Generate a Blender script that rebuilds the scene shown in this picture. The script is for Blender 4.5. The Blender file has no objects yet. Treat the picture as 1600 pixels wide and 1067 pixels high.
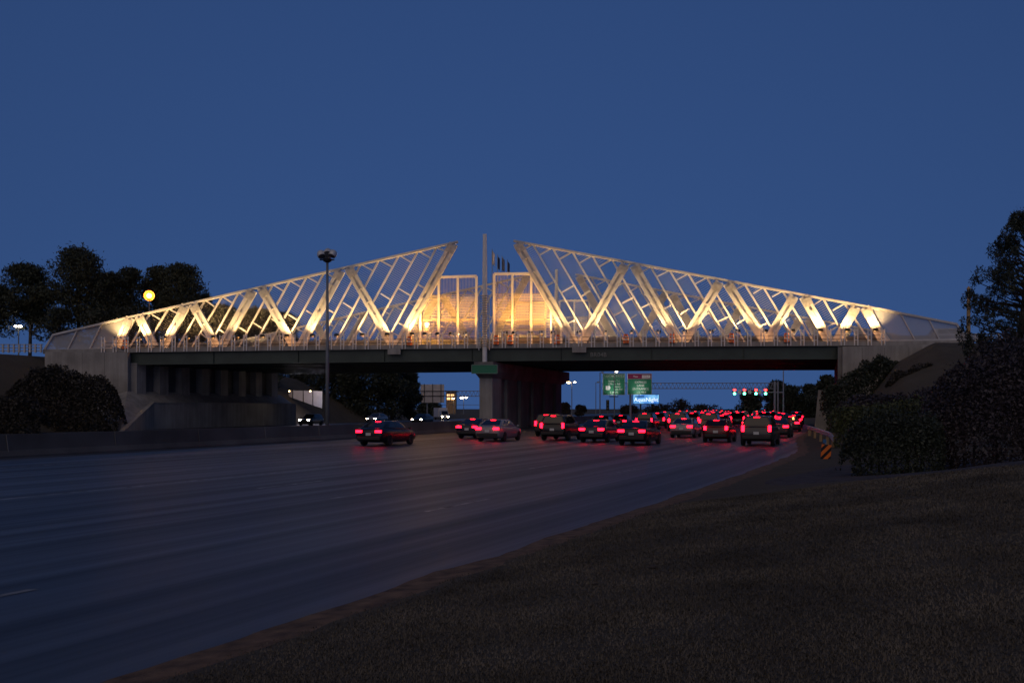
import bpy, math, random
import numpy as np
from mathutils import Vector, Matrix, noise

random.seed(7)
RNG = np.random.default_rng(7)
scene = bpy.context.scene
COL = scene.collection
R = math.radians
F = 1556.0                      # focal length in photo pixels (35 mm lens)
CAMZ, HOR = 2.2, 638.0

# ------------------------------------------------------------------ helpers
def at(px, py, Y):
    return Vector(((px-800)/F*Y, Y, CAMZ+(HOR-py)/F*Y))

def ss(a, b, x):
    t = min(1.0, max(0.0, (x-a)/(b-a)))
    return t*t*(3-2*t)

def xc(Y):                       # road reference line, X at depth Y
    if Y <= 20: return .437*Y
    if Y <= 95:
        u = Y-20
        return 8.74+.437*u-.0008333*u*u
    x95 = 8.74+.437*75-.0008333*5625
    if Y <= 105: return x95+.312*(Y-95)
    x105 = x95+3.12
    if Y <= 165:
        u = Y-105
        return x105+.312*u-.00064167*u*u
    x165 = x105+.312*60-.00064167*3600
    return x165+.235*(Y-165)

def heading(Y):
    return math.atan((xc(Y+.5)-xc(Y-.5)))

def edge(Y):                     # right edge of the pavement
    return -6.6-2.0*ss(45, 75, Y)-1.9*ss(120, 180, Y)

def ground(o, Y):
    p = o+6.6
    z = 0.0
    n = noise.noise(Vector((o*.35, Y*.35, 3.1)))*.05+noise.noise(Vector((o*.09, Y*.09, 7.7)))*.12
    if o > -78.5 and o < edge(Y)+.05:
        return -.14 if o < edge(Y)-.8 else -.02
    if p > 0:
        f = .13*(1-.72*ss(20, 32, Y))
        z = f*min(p, 13)
        ramp = ss(58, 92, Y)*(1-ss(150, 200, Y))
        hgt = 0 if p < 1.2 else min((p-1.2)*1.32, 6.3+.52*(p-6), 8.15)
        z = max(z, 0)*(1-ramp)+ramp*hgt
        z += n*min(1, p/3)
    elif o > -20:
        z = 0.0
    q = -(o+79.5)
    if q > 0:
        ramp = ss(55, 98, Y)*(1-.45*ss(230, 300, Y))
        ramp *= 1-.97*ss(158, 192, Y)
        z = ramp*min(q*.62, 8.0)+.2*min(q, 2)*(1-ramp)+n*min(1, q/3)
    return z

def gz(X, Y):
    return ground(X-xc(Y), Y)

class MB:
    """collects shapes in world space, links them as one mesh object"""
    def __init__(s): s.v = []; s.f = []
    def add(s, vs, fs):
        b = len(s.v); s.v += [tuple(v) for v in vs]; s.f += [tuple(b+i for i in f) for f in fs]
    def box(s, c, size, rot=None):
        c = Vector(c); h = [x/2 for x in size]; vs = []
        for sx in (-1, 1):
            for sy in (-1, 1):
                for sz in (-1, 1):
                    v = Vector((sx*h[0], sy*h[1], sz*h[2]))
                    if rot is not None: v = rot @ v
                    vs.append(c+v)
        s.add(vs, [(0,1,3,2),(4,6,7,5),(0,4,5,1),(2,3,7,6),(0,2,6,4),(1,5,7,3)])
    def beam(s, p, q, w, h, side=None):
        p = Vector(p); q = Vector(q); d = (q-p).normalized()
        b = Vector(side) if side is not None else NB
        b = (b-d*b.dot(d)).normalized(); a = d.cross(b)
        vs = []
        for e in (p, q):
            for (i, j) in ((-1,-1),(1,-1),(1,1),(-1,1)):
                vs.append(e+a*(i*w/2)+b*(j*h/2))
        s.add(vs, [(3,2,1,0),(4,5,6,7),(0,1,5,4),(1,2,6,5),(2,3,7,6),(3,0,4,7)])
    def tube(s, pts, rs, n=8, cap=True):
        pts = [Vector(p) for p in pts]
        if not isinstance(rs, (list, tuple)): rs = [rs]*len(pts)
        rings = []
        for i, p in enumerate(pts):
            d = (pts[min(i+1, len(pts)-1)]-pts[max(i-1, 0)]).normalized()
            a = d.orthogonal().normalized() if abs(d.z) < .95 else Vector((1,0,0))
            a = (a-d*a.dot(d)).normalized(); b = d.cross(a)
            rings.append([p+(a*math.cos(k*2*math.pi/n)+b*math.sin(k*2*math.pi/n))*rs[i] for k in range(n)])
        vs = [v for r in rings for v in r]; fs = []
        for i in range(len(pts)-1):
            for k in range(n):
                fs.append((i*n+k, i*n+(k+1)%n, (i+1)*n+(k+1)%n, (i+1)*n+k))
        if cap:
            fs.append(tuple(reversed(range(n)))); fs.append(tuple((len(pts)-1)*n+k for k in range(n)))
        s.add(vs, fs)
    def loft(s, rings, closed=True, cap=True):
        n = len(rings[0]); vs = [v for r in rings for v in r]; fs = []
        for i in range(len(rings)-1):
            for k in range(n if closed else n-1):
                fs.append((i*n+k, i*n+(k+1)%n, (i+1)*n+(k+1)%n, (i+1)*n+k))
        if cap and closed:
            fs.append(tuple(reversed(range(n)))); fs.append(tuple((len(rings)-1)*n+k for k in range(n)))
        s.add(vs, fs)
    def prism(s, poly, ext):
        e = Vector(ext); p = [Vector(v) for v in poly]; s.loft([p, [v+e for v in p]])
    def sphere(s, c, r, nu=12, nv=8, sc=(1,1,1)):
        c = Vector(c); rings = []
        for i in range(1, nv):
            t = math.pi*i/nv
            rings.append([c+Vector((r*sc[0]*math.sin(t)*math.cos(2*math.pi*k/nu), r*sc[1]*math.sin(t)*math.sin(2*math.pi*k/nu), -r*sc[2]*math.cos(t))) for k in range(nu)])
        s.loft(rings)
    def lathe(s, prof, c, axis='x', n=18):
        c = Vector(c); rings = []
        for (r, h) in prof:
            ring = []
            for k in range(n):
                a = 2*math.pi*k/n
                if axis == 'x': ring.append(c+Vector((h, r*math.cos(a), r*math.sin(a))))
                elif axis == 'y': ring.append(c+Vector((r*math.cos(a), h, r*math.sin(a))))
                else: ring.append(c+Vector((r*math.cos(a), r*math.sin(a), h)))
            rings.append(ring)
        s.loft(rings)
    def build(s, name, mat, parent=None, smooth=False, bevel=0):
        me = bpy.data.meshes.new(name)
        off = wloc(parent)
        me.from_pydata([(v[0]-off[0], v[1]-off[1], v[2]-off[2]) for v in s.v], [], s.f)
        import bmesh
        bm = bmesh.new(); bm.from_mesh(me); bmesh.ops.recalc_face_normals(bm, faces=bm.faces); bm.to_mesh(me); bm.free()
        if smooth:
            me.shade_smooth()
        return link(name, me, mat, parent, bevel)

def wloc(o):
    l = Vector((0,0,0))
    while o is not None:
        l += o.location; o = o.parent
    return l

def link(name, me, mat, parent=None, bevel=0):
    o = bpy.data.objects.new(name, me); COL.objects.link(o)
    if mat is not None: me.materials.append(mat)
    if parent is not None: o.parent = parent
    if bevel:
        m = o.modifiers.new('bevel', 'BEVEL'); m.width = bevel; m.segments = 2; m.limit_method = 'ANGLE'; m.angle_limit = R(35)
    return o

def tag(o, label, cat, group=None):
    o['label'] = label; o['category'] = cat
    if group: o['group'] = group
    return o

def structure(o): o['kind'] = 'structure'; return o

def thing(name, label, cat, loc=(0,0,0), group=None):
    o = bpy.data.objects.new(name, None); COL.objects.link(o); o.location = loc
    o.empty_display_size = .3
    return tag(o, label, cat, group)

def copy_tree(o, parent=None):
    c = o.copy(); COL.objects.link(c)
    if parent is not None: c.parent = parent
    for ch in o.children: copy_tree(ch, c)
    return c

# ------------------------------------------------------------------ materials
def mat(name, col, rough=.6, metal=0, var=.15, scale=3.0, bump=0, bscale=20, spec=.5, detail=5, island=0):
    m = bpy.data.materials.new(name); m.use_nodes = True
    nt = m.node_tree; b = nt.nodes['Principled BSDF']; L = nt.links
    b.inputs['Roughness'].default_value = rough; b.inputs['Metallic'].default_value = metal
    b.inputs['Specular IOR Level'].default_value = spec
    tc = nt.nodes.new('ShaderNodeTexCoord')
    n = nt.nodes.new('ShaderNodeTexNoise'); n.inputs['Scale'].default_value = scale; n.inputs['Detail'].default_value = detail
    L.new(tc.outputs['Object'], n.inputs['Vector'])
    r = nt.nodes.new('ShaderNodeValToRGB')
    r.color_ramp.elements[0].position = .3; r.color_ramp.elements[1].position = .7
    r.color_ramp.elements[0].color = [c*(1-var) for c in col]+[1]
    r.color_ramp.elements[1].color = [min(1, c*(1+var)) for c in col]+[1]
    L.new(n.outputs['Fac'], r.inputs['Fac'])
    out = r.outputs['Color']
    if island:
        g = nt.nodes.new('ShaderNodeNewGeometry'); mr = nt.nodes.new('ShaderNodeMapRange')
        mr.inputs['To Min'].default_value = 1-island; mr.inputs['To Max'].default_value = 1+island
        L.new(g.outputs['Random Per Island'], mr.inputs['Value'])
        mx = nt.nodes.new('ShaderNodeVectorMath'); mx.operation = 'SCALE'
        L.new(out, mx.inputs[0]); L.new(mr.outputs['Result'], mx.inputs['Scale']); out = mx.outputs['Vector']
    L.new(out, b.inputs['Base Color'])
    if bump:
        n2 = nt.nodes.new('ShaderNodeTexNoise'); n2.inputs['Scale'].default_value = bscale; n2.inputs['Detail'].default_value = 6
        L.new(tc.outputs['Object'], n2.inputs['Vector'])
        bp = nt.nodes.new('ShaderNodeBump'); bp.inputs['Strength'].default_value = bump; bp.inputs['Distance'].default_value = .02
        L.new(n2.outputs['Fac'], bp.inputs['Height']); L.new(bp.outputs['Normal'], b.inputs['Normal'])
    return m

def emis(name, col, strength):
    m = bpy.data.materials.new(name); m.use_nodes = True
    b = m.node_tree.nodes['Principled BSDF']
    b.inputs['Base Color'].default_value = (*[min(.6, c*.4+.02) for c in col], 1); b.inputs['Roughness'].default_value = .3
    b.inputs['Emission Color'].default_value = (*col, 1); b.inputs['Emission Strength'].default_value = strength
    return m

def sheet(name, col, opacity):
    m = bpy.data.materials.new(name); m.use_nodes = True; nt = m.node_tree
    b = nt.nodes['Principled BSDF']; b.inputs['Base Color'].default_value = (*col, 1); b.inputs['Roughness'].default_value = .55
    b.inputs['Alpha'].default_value = opacity
    return m

M = {}
M['white_steel'] = mat('white painted steel', (.56,.54,.52), .45, 0, .16, .9, .06, 30)
M['post_white'] = mat('bright white post paint', (.80,.78,.74), .4, 0, .06, 2)
M['bolt_plate'] = mat('bolted plate paint', (.42,.40,.38), .5, 0, .2, 3)
M['rod'] = mat('galvanised rod', (.34,.31,.27), .5, .0, .1, 1)
M['gate_rod'] = mat('pale gate rod', (.44,.37,.27), .5, 0, .1, 1)
def streaked(name, col, var):
    m = mat(name, col, .88, 0, var, .45, .35, 9); nt = m.node_tree; L = nt.links; b = nt.nodes['Principled BSDF']
    src = b.inputs['Base Color'].links[0].from_socket
    tc = nt.nodes.new('ShaderNodeTexCoord'); mp = nt.nodes.new('ShaderNodeMapping'); mp.inputs['Scale'].default_value = (1.6,1.6,.10)
    n = nt.nodes.new('ShaderNodeTexNoise'); n.inputs['Scale'].default_value = 1; n.inputs['Detail'].default_value = 6; n.inputs['Roughness'].default_value = .65
    L.new(tc.outputs['Object'], mp.inputs['Vector']); L.new(mp.outputs['Vector'], n.inputs['Vector'])
    mr = nt.nodes.new('ShaderNodeMapRange'); mr.inputs['From Min'].default_value = .35; mr.inputs['From Max'].default_value = .65; mr.inputs['To Min'].default_value = .74; mr.inputs['To Max'].default_value = 1.06
    L.new(n.outputs['Fac'], mr.inputs['Value'])
    sc_ = nt.nodes.new('ShaderNodeVectorMath'); sc_.operation = 'SCALE'; L.new(src, sc_.inputs[0]); L.new(mr.outputs['Result'], sc_.inputs['Scale']); L.new(sc_.outputs['Vector'], b.inputs['Base Color'])
    return m
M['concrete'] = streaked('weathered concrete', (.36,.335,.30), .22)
M['concrete_dark'] = streaked('dark streaked concrete', (.19,.18,.168), .3)  # darker concrete for deck, abutments and all but the front pier column
M['barrier'] = mat('grimy barrier concrete', (.11,.103,.095), .85, 0, .35, .35, .3, 12)
M['girder'] = mat('green girder paint', (.040,.058,.045), .5, 0, .25, .6)
M['galv'] = mat('galvanised steel', (.34,.35,.36), .42, .6, .15, 2)
M['pole'] = mat('grey painted pole', (.22,.23,.24), .5, .3, .15, 1)
M['dark_metal'] = mat('black painted metal', (.02,.02,.021), .45, .3, .2, 4)
M['sign_green'] = mat('green sign sheeting', (.014,.19,.095), .5, 0, .08, 2)
M['sign_white'] = mat('white sign legend', (.72,.75,.72), .5, 0, .05, 2)
M['sign_purple'] = mat('magenta sign sheeting', (.22,.012,.07), .5, 0, .05, 2)
M['sign_back'] = mat('aluminium sign back', (.55,.50,.48), .5, .2, .12, 1)
M['orange'] = mat('orange plastic', (.75,.16,.03), .5, 0, .12, 3)
M['lamp_off'] = mat('dusty floodlight housing', (.62,.63,.62), .45, .2, .15, 4)
M['glass_off'] = mat('clear lamp glass', (.1,.1,.11), .08, 0, .05, 2)
M['tyre'] = mat('tyre rubber', (.012,.012,.012), .8, 0, .1, 5)
M['rim'] = mat('alloy rim', (.35,.35,.36), .3, .9, .1, 5)
M['window'] = mat('car window glass', (.012,.013,.016), .05, 0, .05, 2, spec=.8)
M['trim'] = mat('black car trim', (.018,.018,.018), .6, 0, .1, 4)
M['plate'] = mat('number plate', (.6,.6,.58), .5, 0, .05, 4)
M['tail'] = emis('lit tail lamp', (1,.0030,.013), 17)
M['head'] = emis('lit headlamp', (1,.80,.56), 60)
M['amber'] = emis('lit amber marker', (1,.28,.02), 16)
M['lens'] = emis('lit floodlight lens', (1,.72,.40), 5)
M['sodium_core'] = emis('sodium bulb', (1,.66,.26), 30)
M['white_lamp'] = emis('lit white street lamp', (1,.88,.72), 22)
M['warm_lamp'] = emis('lit warm street lamp', (1,.66,.28), 22)
M['sig_red'] = emis('lit red signal', (1,.02,.02), 14)
M['sig_green'] = emis('lit green signal', (.10,1,.52), 9)
M['sig_off'] = mat('unlit signal lens', (.10,.09,.04), .3, 0, .1, 3)
M['marker_blue'] = mat('blue reflector', (.05,.16,.34), .3, 0, .1, 3)
M['bark'] = mat('pine bark', (.045,.034,.027), .95, 0, .35, 2, .6, 12)
M['pine'] = mat('pine needles', (.042,.050,.026), .7, 0, .3, .5, island=.45)
M['leaf_dark'] = mat('dark evergreen leaves', (.030,.038,.022), .6, 0, .3, .5, island=.45)
M['leaf_purple'] = mat('dusky purple leaves', (.046,.036,.042), .55, 0, .3, .8, island=.5)
M['leaf_green'] = mat('low green shrub leaves', (.060,.070,.022), .6, 0, .3, .8, island=.45)
M['leaf_bronze'] = mat('bronze shrub leaves', (.034,.028,.019), .65, 0, .3, .8, island=.4)
M['twig'] = mat('bare brown twigs', (.030,.023,.018), .9, 0, .3, .8, island=.3)
M['mulch'] = mat('grey brown mulch', (.052,.043,.042), .95, 0, .5, 3.0, 1.0, 25)
M['verge'] = mat('pine straw verge', (.150,.088,.046), .95, 0, .5, 4.0, 1.0, 30)
M['blade'] = mat('dormant grass blade', (.118,.099,.072), .85, 0, .5, .7, island=.3)
M['white_wall'] = mat('white panel wall', (.70,.68,.70), .6, 0, .08, 1)
M['roof'] = mat('dark shingle roof', (.03,.03,.032), .8, 0, .2, 3)
M['brick'] = mat('tan brick wall', (.28,.19,.12), .85, 0, .2, 2)
M['timber'] = mat('tan timber pole', (.42,.28,.14), .8, 0, .2, 2)

def mat_grass():
    m = bpy.data.materials.new('dormant turf'); m.use_nodes = True; nt = m.node_tree; L = nt.links
    b = nt.nodes['Principled BSDF']; b.inputs['Roughness'].default_value = .95; b.inputs['Specular IOR Level'].default_value = .15
    tc = nt.nodes.new('ShaderNodeTexCoord')
    big = nt.nodes.new('ShaderNodeTexNoise'); big.inputs['Scale'].default_value = .55; big.inputs['Detail'].default_value = 8; big.inputs['Roughness'].default_value = .65
    fine = nt.nodes.new('ShaderNodeTexNoise'); fine.inputs['Scale'].default_value = 26; fine.inputs['Detail'].default_value = 6
    L.new(tc.outputs['Object'], big.inputs['Vector']); L.new(tc.outputs['Object'], fine.inputs['Vector'])
    r = nt.nodes.new('ShaderNodeValToRGB'); e = r.color_ramp.elements
    e[0].position = .28; e[0].color = (.070,.060,.045,1); e[1].position = .74; e[1].color = (.138,.116,.085,1)
    x = e.new(.5); x.color = (.106,.089,.064,1)
    mix = nt.nodes.new('ShaderNodeMix'); mix.data_type = 'FLOAT'; mix.inputs['Factor'].default_value = .45
    L.new(big.outputs['Fac'], mix.inputs['A']); L.new(fine.outputs['Fac'], mix.inputs['B']); L.new(mix.outputs['Result'], r.inputs['Fac'])
    L.new(r.outputs['Color'], b.inputs['Base Color'])
    bp = nt.nodes.new('ShaderNodeBump'); bp.inputs['Strength'].default_value = .9; bp.inputs['Distance'].default_value = .04
    L.new(fine.outputs['Fac'], bp.inputs['Height']); L.new(bp.outputs['Normal'], b.inputs['Normal'])
    return m

def mat_road():
    m = bpy.data.materials.new('worn asphalt with painted sheen'); m.use_nodes = True; nt = m.node_tree; L = nt.links
    b = nt.nodes['Principled BSDF']
    uv = nt.nodes.new('ShaderNodeUVMap')
    mp = nt.nodes.new('ShaderNodeMapping'); mp.inputs['Scale'].default_value = (1.35, .011, 1)
    L.new(uv.outputs['UV'], mp.inputs['Vector'])
    st = nt.nodes.new('ShaderNodeTexNoise'); st.inputs['Scale'].default_value = 1.0; st.inputs['Detail'].default_value = 5; st.inputs['Roughness'].default_value = .6
    L.new(mp.outputs['Vector'], st.inputs['Vector'])
    mp2 = nt.nodes.new('ShaderNodeMapping'); mp2.inputs['Scale'].default_value = (.5, .10, 1)
    L.new(uv.outputs['UV'], mp2.inputs['Vector'])
    pt = nt.nodes.new('ShaderNodeTexNoise'); pt.inputs['Scale'].default_value = 1.0; pt.inputs['Detail'].default_value = 6
    L.new(mp2.outputs['Vector'], pt.inputs['Vector'])
    r = nt.nodes.new('ShaderNodeValToRGB'); e = r.color_ramp.elements
    e[0].position = .36; e[0].color = (.016,.017,.020,1); e[1].position = .66; e[1].color = (.098,.107,.122,1)  # pale bluish streaks: tyre wear plus sky sheen put into the colour
    mx = nt.nodes.new('ShaderNodeMix'); mx.data_type = 'FLOAT'; mx.inputs['Factor'].default_value = .3
    L.new(st.outputs['Fac'], mx.inputs['A']); L.new(pt.outputs['Fac'], mx.inputs['B'])
    L.new(mx.outputs['Result'], r.inputs['Fac']); L.new(r.outputs['Color'], b.inputs['Base Color'])
    mr = nt.nodes.new('ShaderNodeMapRange'); mr.inputs['From Min'].default_value = .3; mr.inputs['From Max'].default_value = .7
    mr.inputs['To Min'].default_value = .60; mr.inputs['To Max'].default_value = .42
    L.new(st.outputs['Fac'], mr.inputs['Value']); L.new(mr.outputs['Result'], b.inputs['Roughness'])
    tc = nt.nodes.new('ShaderNodeTexCoord'); n2 = nt.nodes.new('ShaderNodeTexNoise'); n2.inputs['Scale'].default_value = 45; n2.inputs['Detail'].default_value = 4
    L.new(tc.outputs['Object'], n2.inputs['Vector'])
    bp = nt.nodes.new('ShaderNodeBump'); bp.inputs['Strength'].default_value = .14; bp.inputs['Distance'].default_value = .01
    L.new(n2.outputs['Fac'], bp.inputs['Height']); L.new(bp.outputs['Normal'], b.inputs['Normal'])
    return m
M['grass'] = mat_grass(); M['road'] = mat_road()
M['paint'] = mat('worn lane paint', (.24,.24,.235), .7, 0, .7, 2.5)

# ------------------------------------------------------------------ bridge frame
TH = R(5.4)
UB = Vector((math.cos(TH), -math.sin(TH), 0))      # along the bridge, to the right
NB = Vector((math.sin(TH), math.cos(TH), 0))       # horizontal, away from the camera
C0 = Vector((-2.67, 104, 0))
TW = Vector((.312*26, 26, 0))                      # near truss -> far truss (skewed deck)
TD = TW.normalized()

def sx(px, d=0.0):                # bridge coordinate s of photo column px on plane d
    k = (px-800)/F; b = C0+NB*d
    return (k*b.y-b.x)/(UB.x-k*UB.y)
def BP(s, d, z):
    v = C0+UB*s+NB*d; return Vector((v.x, v.y, z))
def P(px, py, d=0.0):
    v = C0+UB*sx(px, d)+NB*d
    return Vector((v.x, v.y, CAMZ+(HOR-py)/F*v.y))
def gtop(s): return 8.42+.0036*s-.00006*s*s        # top of girders

# ------------------------------------------------------------------ terrain, road
def ground_mesh():
    Ys = [-12,-8,-5,-3,-1]+[i*.8 for i in range(0, 40)]+[32+i*2 for i in range(0, 60)]+[155,165,180,200,230,270,330,420,560,800,1200,1800,2600]
    Os = [-2200,-1200,-700,-400,-260,-190,-150,-130,-118,-110,-104,-99,-95,-92,-90,-88,-86,-84,-82,-80.5,-79.5,-78.3,-60,-40,-20,-12,-11]+[-10.6+i*.35 for i in range(0, 76)]+[16.5,18,20,23,27,32,40,55,80,130,220,400,700,1200,2200]
    nv = []; 
    for Y in Ys:
        for o in Os: nv.append((xc(Y)+o, Y, ground(o, Y)))
    n = len(Os); fs = []
    for i in range(len(Ys)-1):
        for j in range(n-1): fs.append((i*n+j, i*n+j+1, (i+1)*n+j+1, (i+1)*n+j))
    me = bpy.data.meshes.new('ground'); me.from_pydata(nv, [], fs); me.shade_smooth()
    structure(link('ground', me, M['grass']))

def strip(name, o0f, o1f, Ys, z, m, nseg=1, jitter=0):
    vs = []; uvs = []; fs = []
    for Y in Ys:
        a, b = o0f(Y), o1f(Y)
        for k in range(nseg+1):
            o = a+(b-a)*k/nseg
            vs.append((xc(Y)+o, Y, z(o, Y) if callable(z) else z)); uvs.append((o, Y))
    n = nseg+1
    for i in range(len(Ys)-1):
        for k in range(nseg): fs.append((i*n+k, i*n+k+1, (i+1)*n+k+1, (i+1)*n+k))
    me = bpy.data.meshes.new(name); me.from_pydata(vs, [], fs)
    ul = me.uv_layers.new(name='UVMap')
    for l in me.loops: ul.data[l.index].uv = uvs[l.vertex_index]
    return link(name, me, m)

RY = [-14+i*2 for i in range(0, 100)]+[190+i*10 for i in range(0, 40)]+[600,700,900,1200]
ground_mesh()
structure(strip('road', lambda Y: -78.2, lambda Y: edge(Y)+.12*noise.noise(Vector((0,Y*.6,0))), RY, .004, M['road'], 8))
structure(strip('verge', lambda Y: edge(Y)-.10+.16*noise.noise(Vector((1,Y*.5,0)))+.06*noise.noise(Vector((2,Y*2.3,0))), lambda Y: edge(Y)+1.0,
                [-6+i*.35 for i in range(0, 300)], lambda o, Y: max(.012, ground(max(o, edge(Y)+.06), Y)+.024) if o < edge(Y)+.2 else ground(o, Y)+.026-.085*(o-edge(Y)-.2)/.8*(1+.9*noise.noise(Vector((o*2, Y*1.3, 6)))), M['verge'], 8))
mk = MB()
def mark(o, y0, y1, w=.13):
    n = max(1, int((y1-y0)/3)); 
    for i in range(n):
        a = y0+(y1-y0)*i/n; b = y0+(y1-y0)*(i+1)/n
        oa = o(a) if callable(o) else o; ob = o(b) if callable(o) else o
        mk.add([(xc(a)+oa-w/2, a, .009), (xc(a)+oa+w/2, a, .009), (xc(b)+ob+w/2, b, .009), (xc(b)+ob-w/2, b, .009)], [(0,1,2,3)])
mark(lambda Y: edge(Y)-.7, 70, 300, .16)
for k in (1, 2, 3, 5):
    y = -6+k*3.1
    while y < 260:
        mark(-7.2-3.9*k, y, y+3); y += 12
mark(-22.8, -10, 260, .20); mark(-34.6, -10, 300, .16); mark(-44.5, -10, 300, .16)
for k in range(1, 6):
    y = -6+k*2.3
    while y < 260:
        mark(-46.5-4.2*k-2, y, y+3); y += 12
structure(mk.build('lane_markings', M['paint']))

# bed of mulch under the shrubs
def bed():
    vs = []; fs = []; c = (xc(27)+1.0, 27.0)
    rings = 22; n = 72
    for r_ in range(rings+1):
        for k in range(n):
            a = 2*math.pi*k/n
            rad = (1+.16*noise.noise(Vector((math.cos(a)*1.5, math.sin(a)*1.5, 2))))*r_/rings
            X = c[0]+3.0+rad*8.6*math.cos(a)+rad*3.0*math.sin(a)*.55; Y = c[1]+1.5+rad*9.5*math.sin(a)
            vs.append((X, Y, gz(X, Y)+(.035 if r_ < rings-1 else (.015 if r_ < rings else -.08))))
    for r_ in range(rings):
        for k in range(n):
            fs.append((r_*n+k, r_*n+(k+1)%n, (r_+1)*n+(k+1)%n, (r_+1)*n+k))
    me = bpy.data.meshes.new('planting_bed'); me.from_pydata(vs, [], fs); me.shade_smooth()
    structure(link('planting_bed', me, M['mulch']))
bed()

# grass blades close to the camera
def fold_mesh(name, C, size, m, parent=None, aspect=.5, up=0.0, off=None):
    """n small leaf faces at points C, as one mesh"""
    n = len(C)
    a = RNG.normal(size=(n,3)); a[:,2] += up; a /= np.linalg.norm(a, axis=1)[:,None]
    b = RNG.normal(size=(n,3)); b -= a*(a*b).sum(1)[:,None]; b /= np.linalg.norm(b, axis=1)[:,None]
    sz = size*RNG.uniform(.4, 1.6, size=(n,1))
    v = np.empty((n,4,3)); v[:,0] = C-a*sz*.5; v[:,1] = C+b*sz*aspect*.5; v[:,2] = C+a*sz*.5; v[:,3] = C-b*sz*aspect*.5
    v = v.reshape(-1,3)
    if parent is not None: v = v-np.array(wloc(parent))
    me = bpy.data.meshes.new(name)
    me.vertices.add(n*4); me.vertices.foreach_set('co', v.astype(np.float32).ravel())
    me.loops.add(n*4); me.loops.foreach_set('vertex_index', np.arange(n*4, dtype=np.int32))
    me.polygons.add(n); me.polygons.foreach_set('loop_start', np.arange(0, n*4, 4, dtype=np.int32))
    me.update(calc_edges=True)
    return link(name, me, m, parent)

def grass_blades():
    pts = []
    while len(pts) < 300000:
        Y = 2.6+(19.5)*random.random()**1.35
        X = random.uniform(-.55*Y, .56*Y)
        o = X-xc(Y)
        if o < -6.42+.75*random.random()**.6: continue
        d = noise.noise(Vector((X*.9, Y*.9, 0)))+.5*noise.noise(Vector((X*3.5, Y*3.5, 4)))
        if random.random() > .72+.5*d: continue
        pts.append((X, Y, ground(o, Y)+.008))
    C = np.array(pts); n = len(C)
    h = RNG.uniform(.008, .022, n)*(1+.03*C[:,1]); ang = RNG.uniform(0, 2*np.pi, n); lean = RNG.uniform(.2, 1.3, n)*h
    w = RNG.uniform(.002, .004, n)*(1+.10*C[:,1])
    v = np.empty((n,3,3))
    dx, dy = np.cos(ang), np.sin(ang)
    v[:,0] = C+np.stack([-dy*w, dx*w, 0*w],1); v[:,1] = C+np.stack([dy*w, -dx*w, 0*w],1); v[:,2] = C+np.stack([dx*lean, dy*lean, h],1)
    me = bpy.data.meshes.new('grass_blades')
    me.vertices.add(n*3); me.vertices.foreach_set('co', v.astype(np.float32).ravel())
    me.loops.add(n*3); me.loops.foreach_set('vertex_index', np.arange(n*3, dtype=np.int32))
    me.polygons.add(n); me.polygons.foreach_set('loop_start', np.arange(0, n*3, 3, dtype=np.int32)); me.update(calc_edges=True)
    o = link('grass_blades', me, M['blade']); o['kind'] = 'stuff'; o['label'] = 'short dormant brown turf on the slope beside the highway'
grass_blades()

# ------------------------------------------------------------------ bridge
sL, sR = sx(200, -2), sx(1316, -2)
bridge = thing('bridge', 'long dark steel girder bridge on a concrete pier spanning the highway', 'bridge', BP(0, 0, 0))
def para(mb, s0, s1, d0, d1, z0f, z1f, n=14):
    """slab on the skewed deck: d measured along the skew direction from the near truss plane"""
    rings = []
    for i in range(n+1):
        s = s0+(s1-s0)*i/n
        a = C0+UB*s+TD*d0; b = C0+UB*s+TD*d1
        rings.append([Vector((a.x,a.y,z0f(s))), Vector((b.x,b.y,z0f(s))), Vector((b.x,b.y,z1f(s))), Vector((a.x,a.y,z1f(s)))])
    mb.loft(rings)
sEL, sER = sx(66, -2), sx(1530, -2)
DW = TW.length
mb = MB(); para(mb, sEL, sER, -1.2, DW+1.9, lambda s: gtop(s)+.004, lambda s: gtop(s)+.30); mb.build('deck', M['concrete_dark'], bridge)
mb = MB(); para(mb, sEL, sER, -1.42, -1.2, lambda s: gtop(s)-.04, lambda s: gtop(s)+.42)
para(mb, sEL, sER, DW+1.9, DW+2.12, lambda s: gtop(s)-.04, lambda s: gtop(s)+.47); mb.build('fascia', M['concrete'], bridge)
for px, y in ((95,551),(128,551),(163,551),(1347,543),(1382,543),(1420,543)):
    mb = MB(); mb.prism([P(px,y,-2.06), P(px+.5,y,-2.06), P(px+.5,640,-2.06), P(px,640,-2.06)], NB*.03); mb.build('wall_joint', M['barrier'], bridge)
mb = MB(); para(mb, sEL, sER, 2.6, 2.95, lambda s: gtop(s)+.30, lambda s: gtop(s)+1.22); mb.build('traffic_barrier', M['concrete'], bridge)
mb = MB(); para(mb, sEL, sER, DW-2.95, DW-2.6, lambda s: gtop(s)+.30, lambda s: gtop(s)+1.22); mb.build('traffic_barrier', M['concrete'], bridge)
GH = 1.36
for k in range(9):
    d = -.95+(DW+2.4)*k/8; g = MB()
    para(g, sL, sR, d-.014, d+.014, lambda s: gtop(s)-GH+.05, lambda s: gtop(s)-.06)
    para(g, sL, sR, d-.25, d+.25, lambda s: gtop(s)-.06, lambda s: gtop(s)-.004)
    para(g, sL, sR, d-.25, d+.25, lambda s: gtop(s)-GH, lambda s: gtop(s)-GH+.05)
    if k == 0:
        for i in range(1, 16):
            s = sL+(sR-sL)*i/16
            if i % 2 == 0: g.beam(C0+UB*s+TD*(d-.10)+Vector((0,0,gtop(s)-GH+.05)), C0+UB*s+TD*(d-.10)+Vector((0,0,gtop(s)-.06)), .02, .16, TD)
    g.build('girder', M['girder'], bridge)
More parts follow.
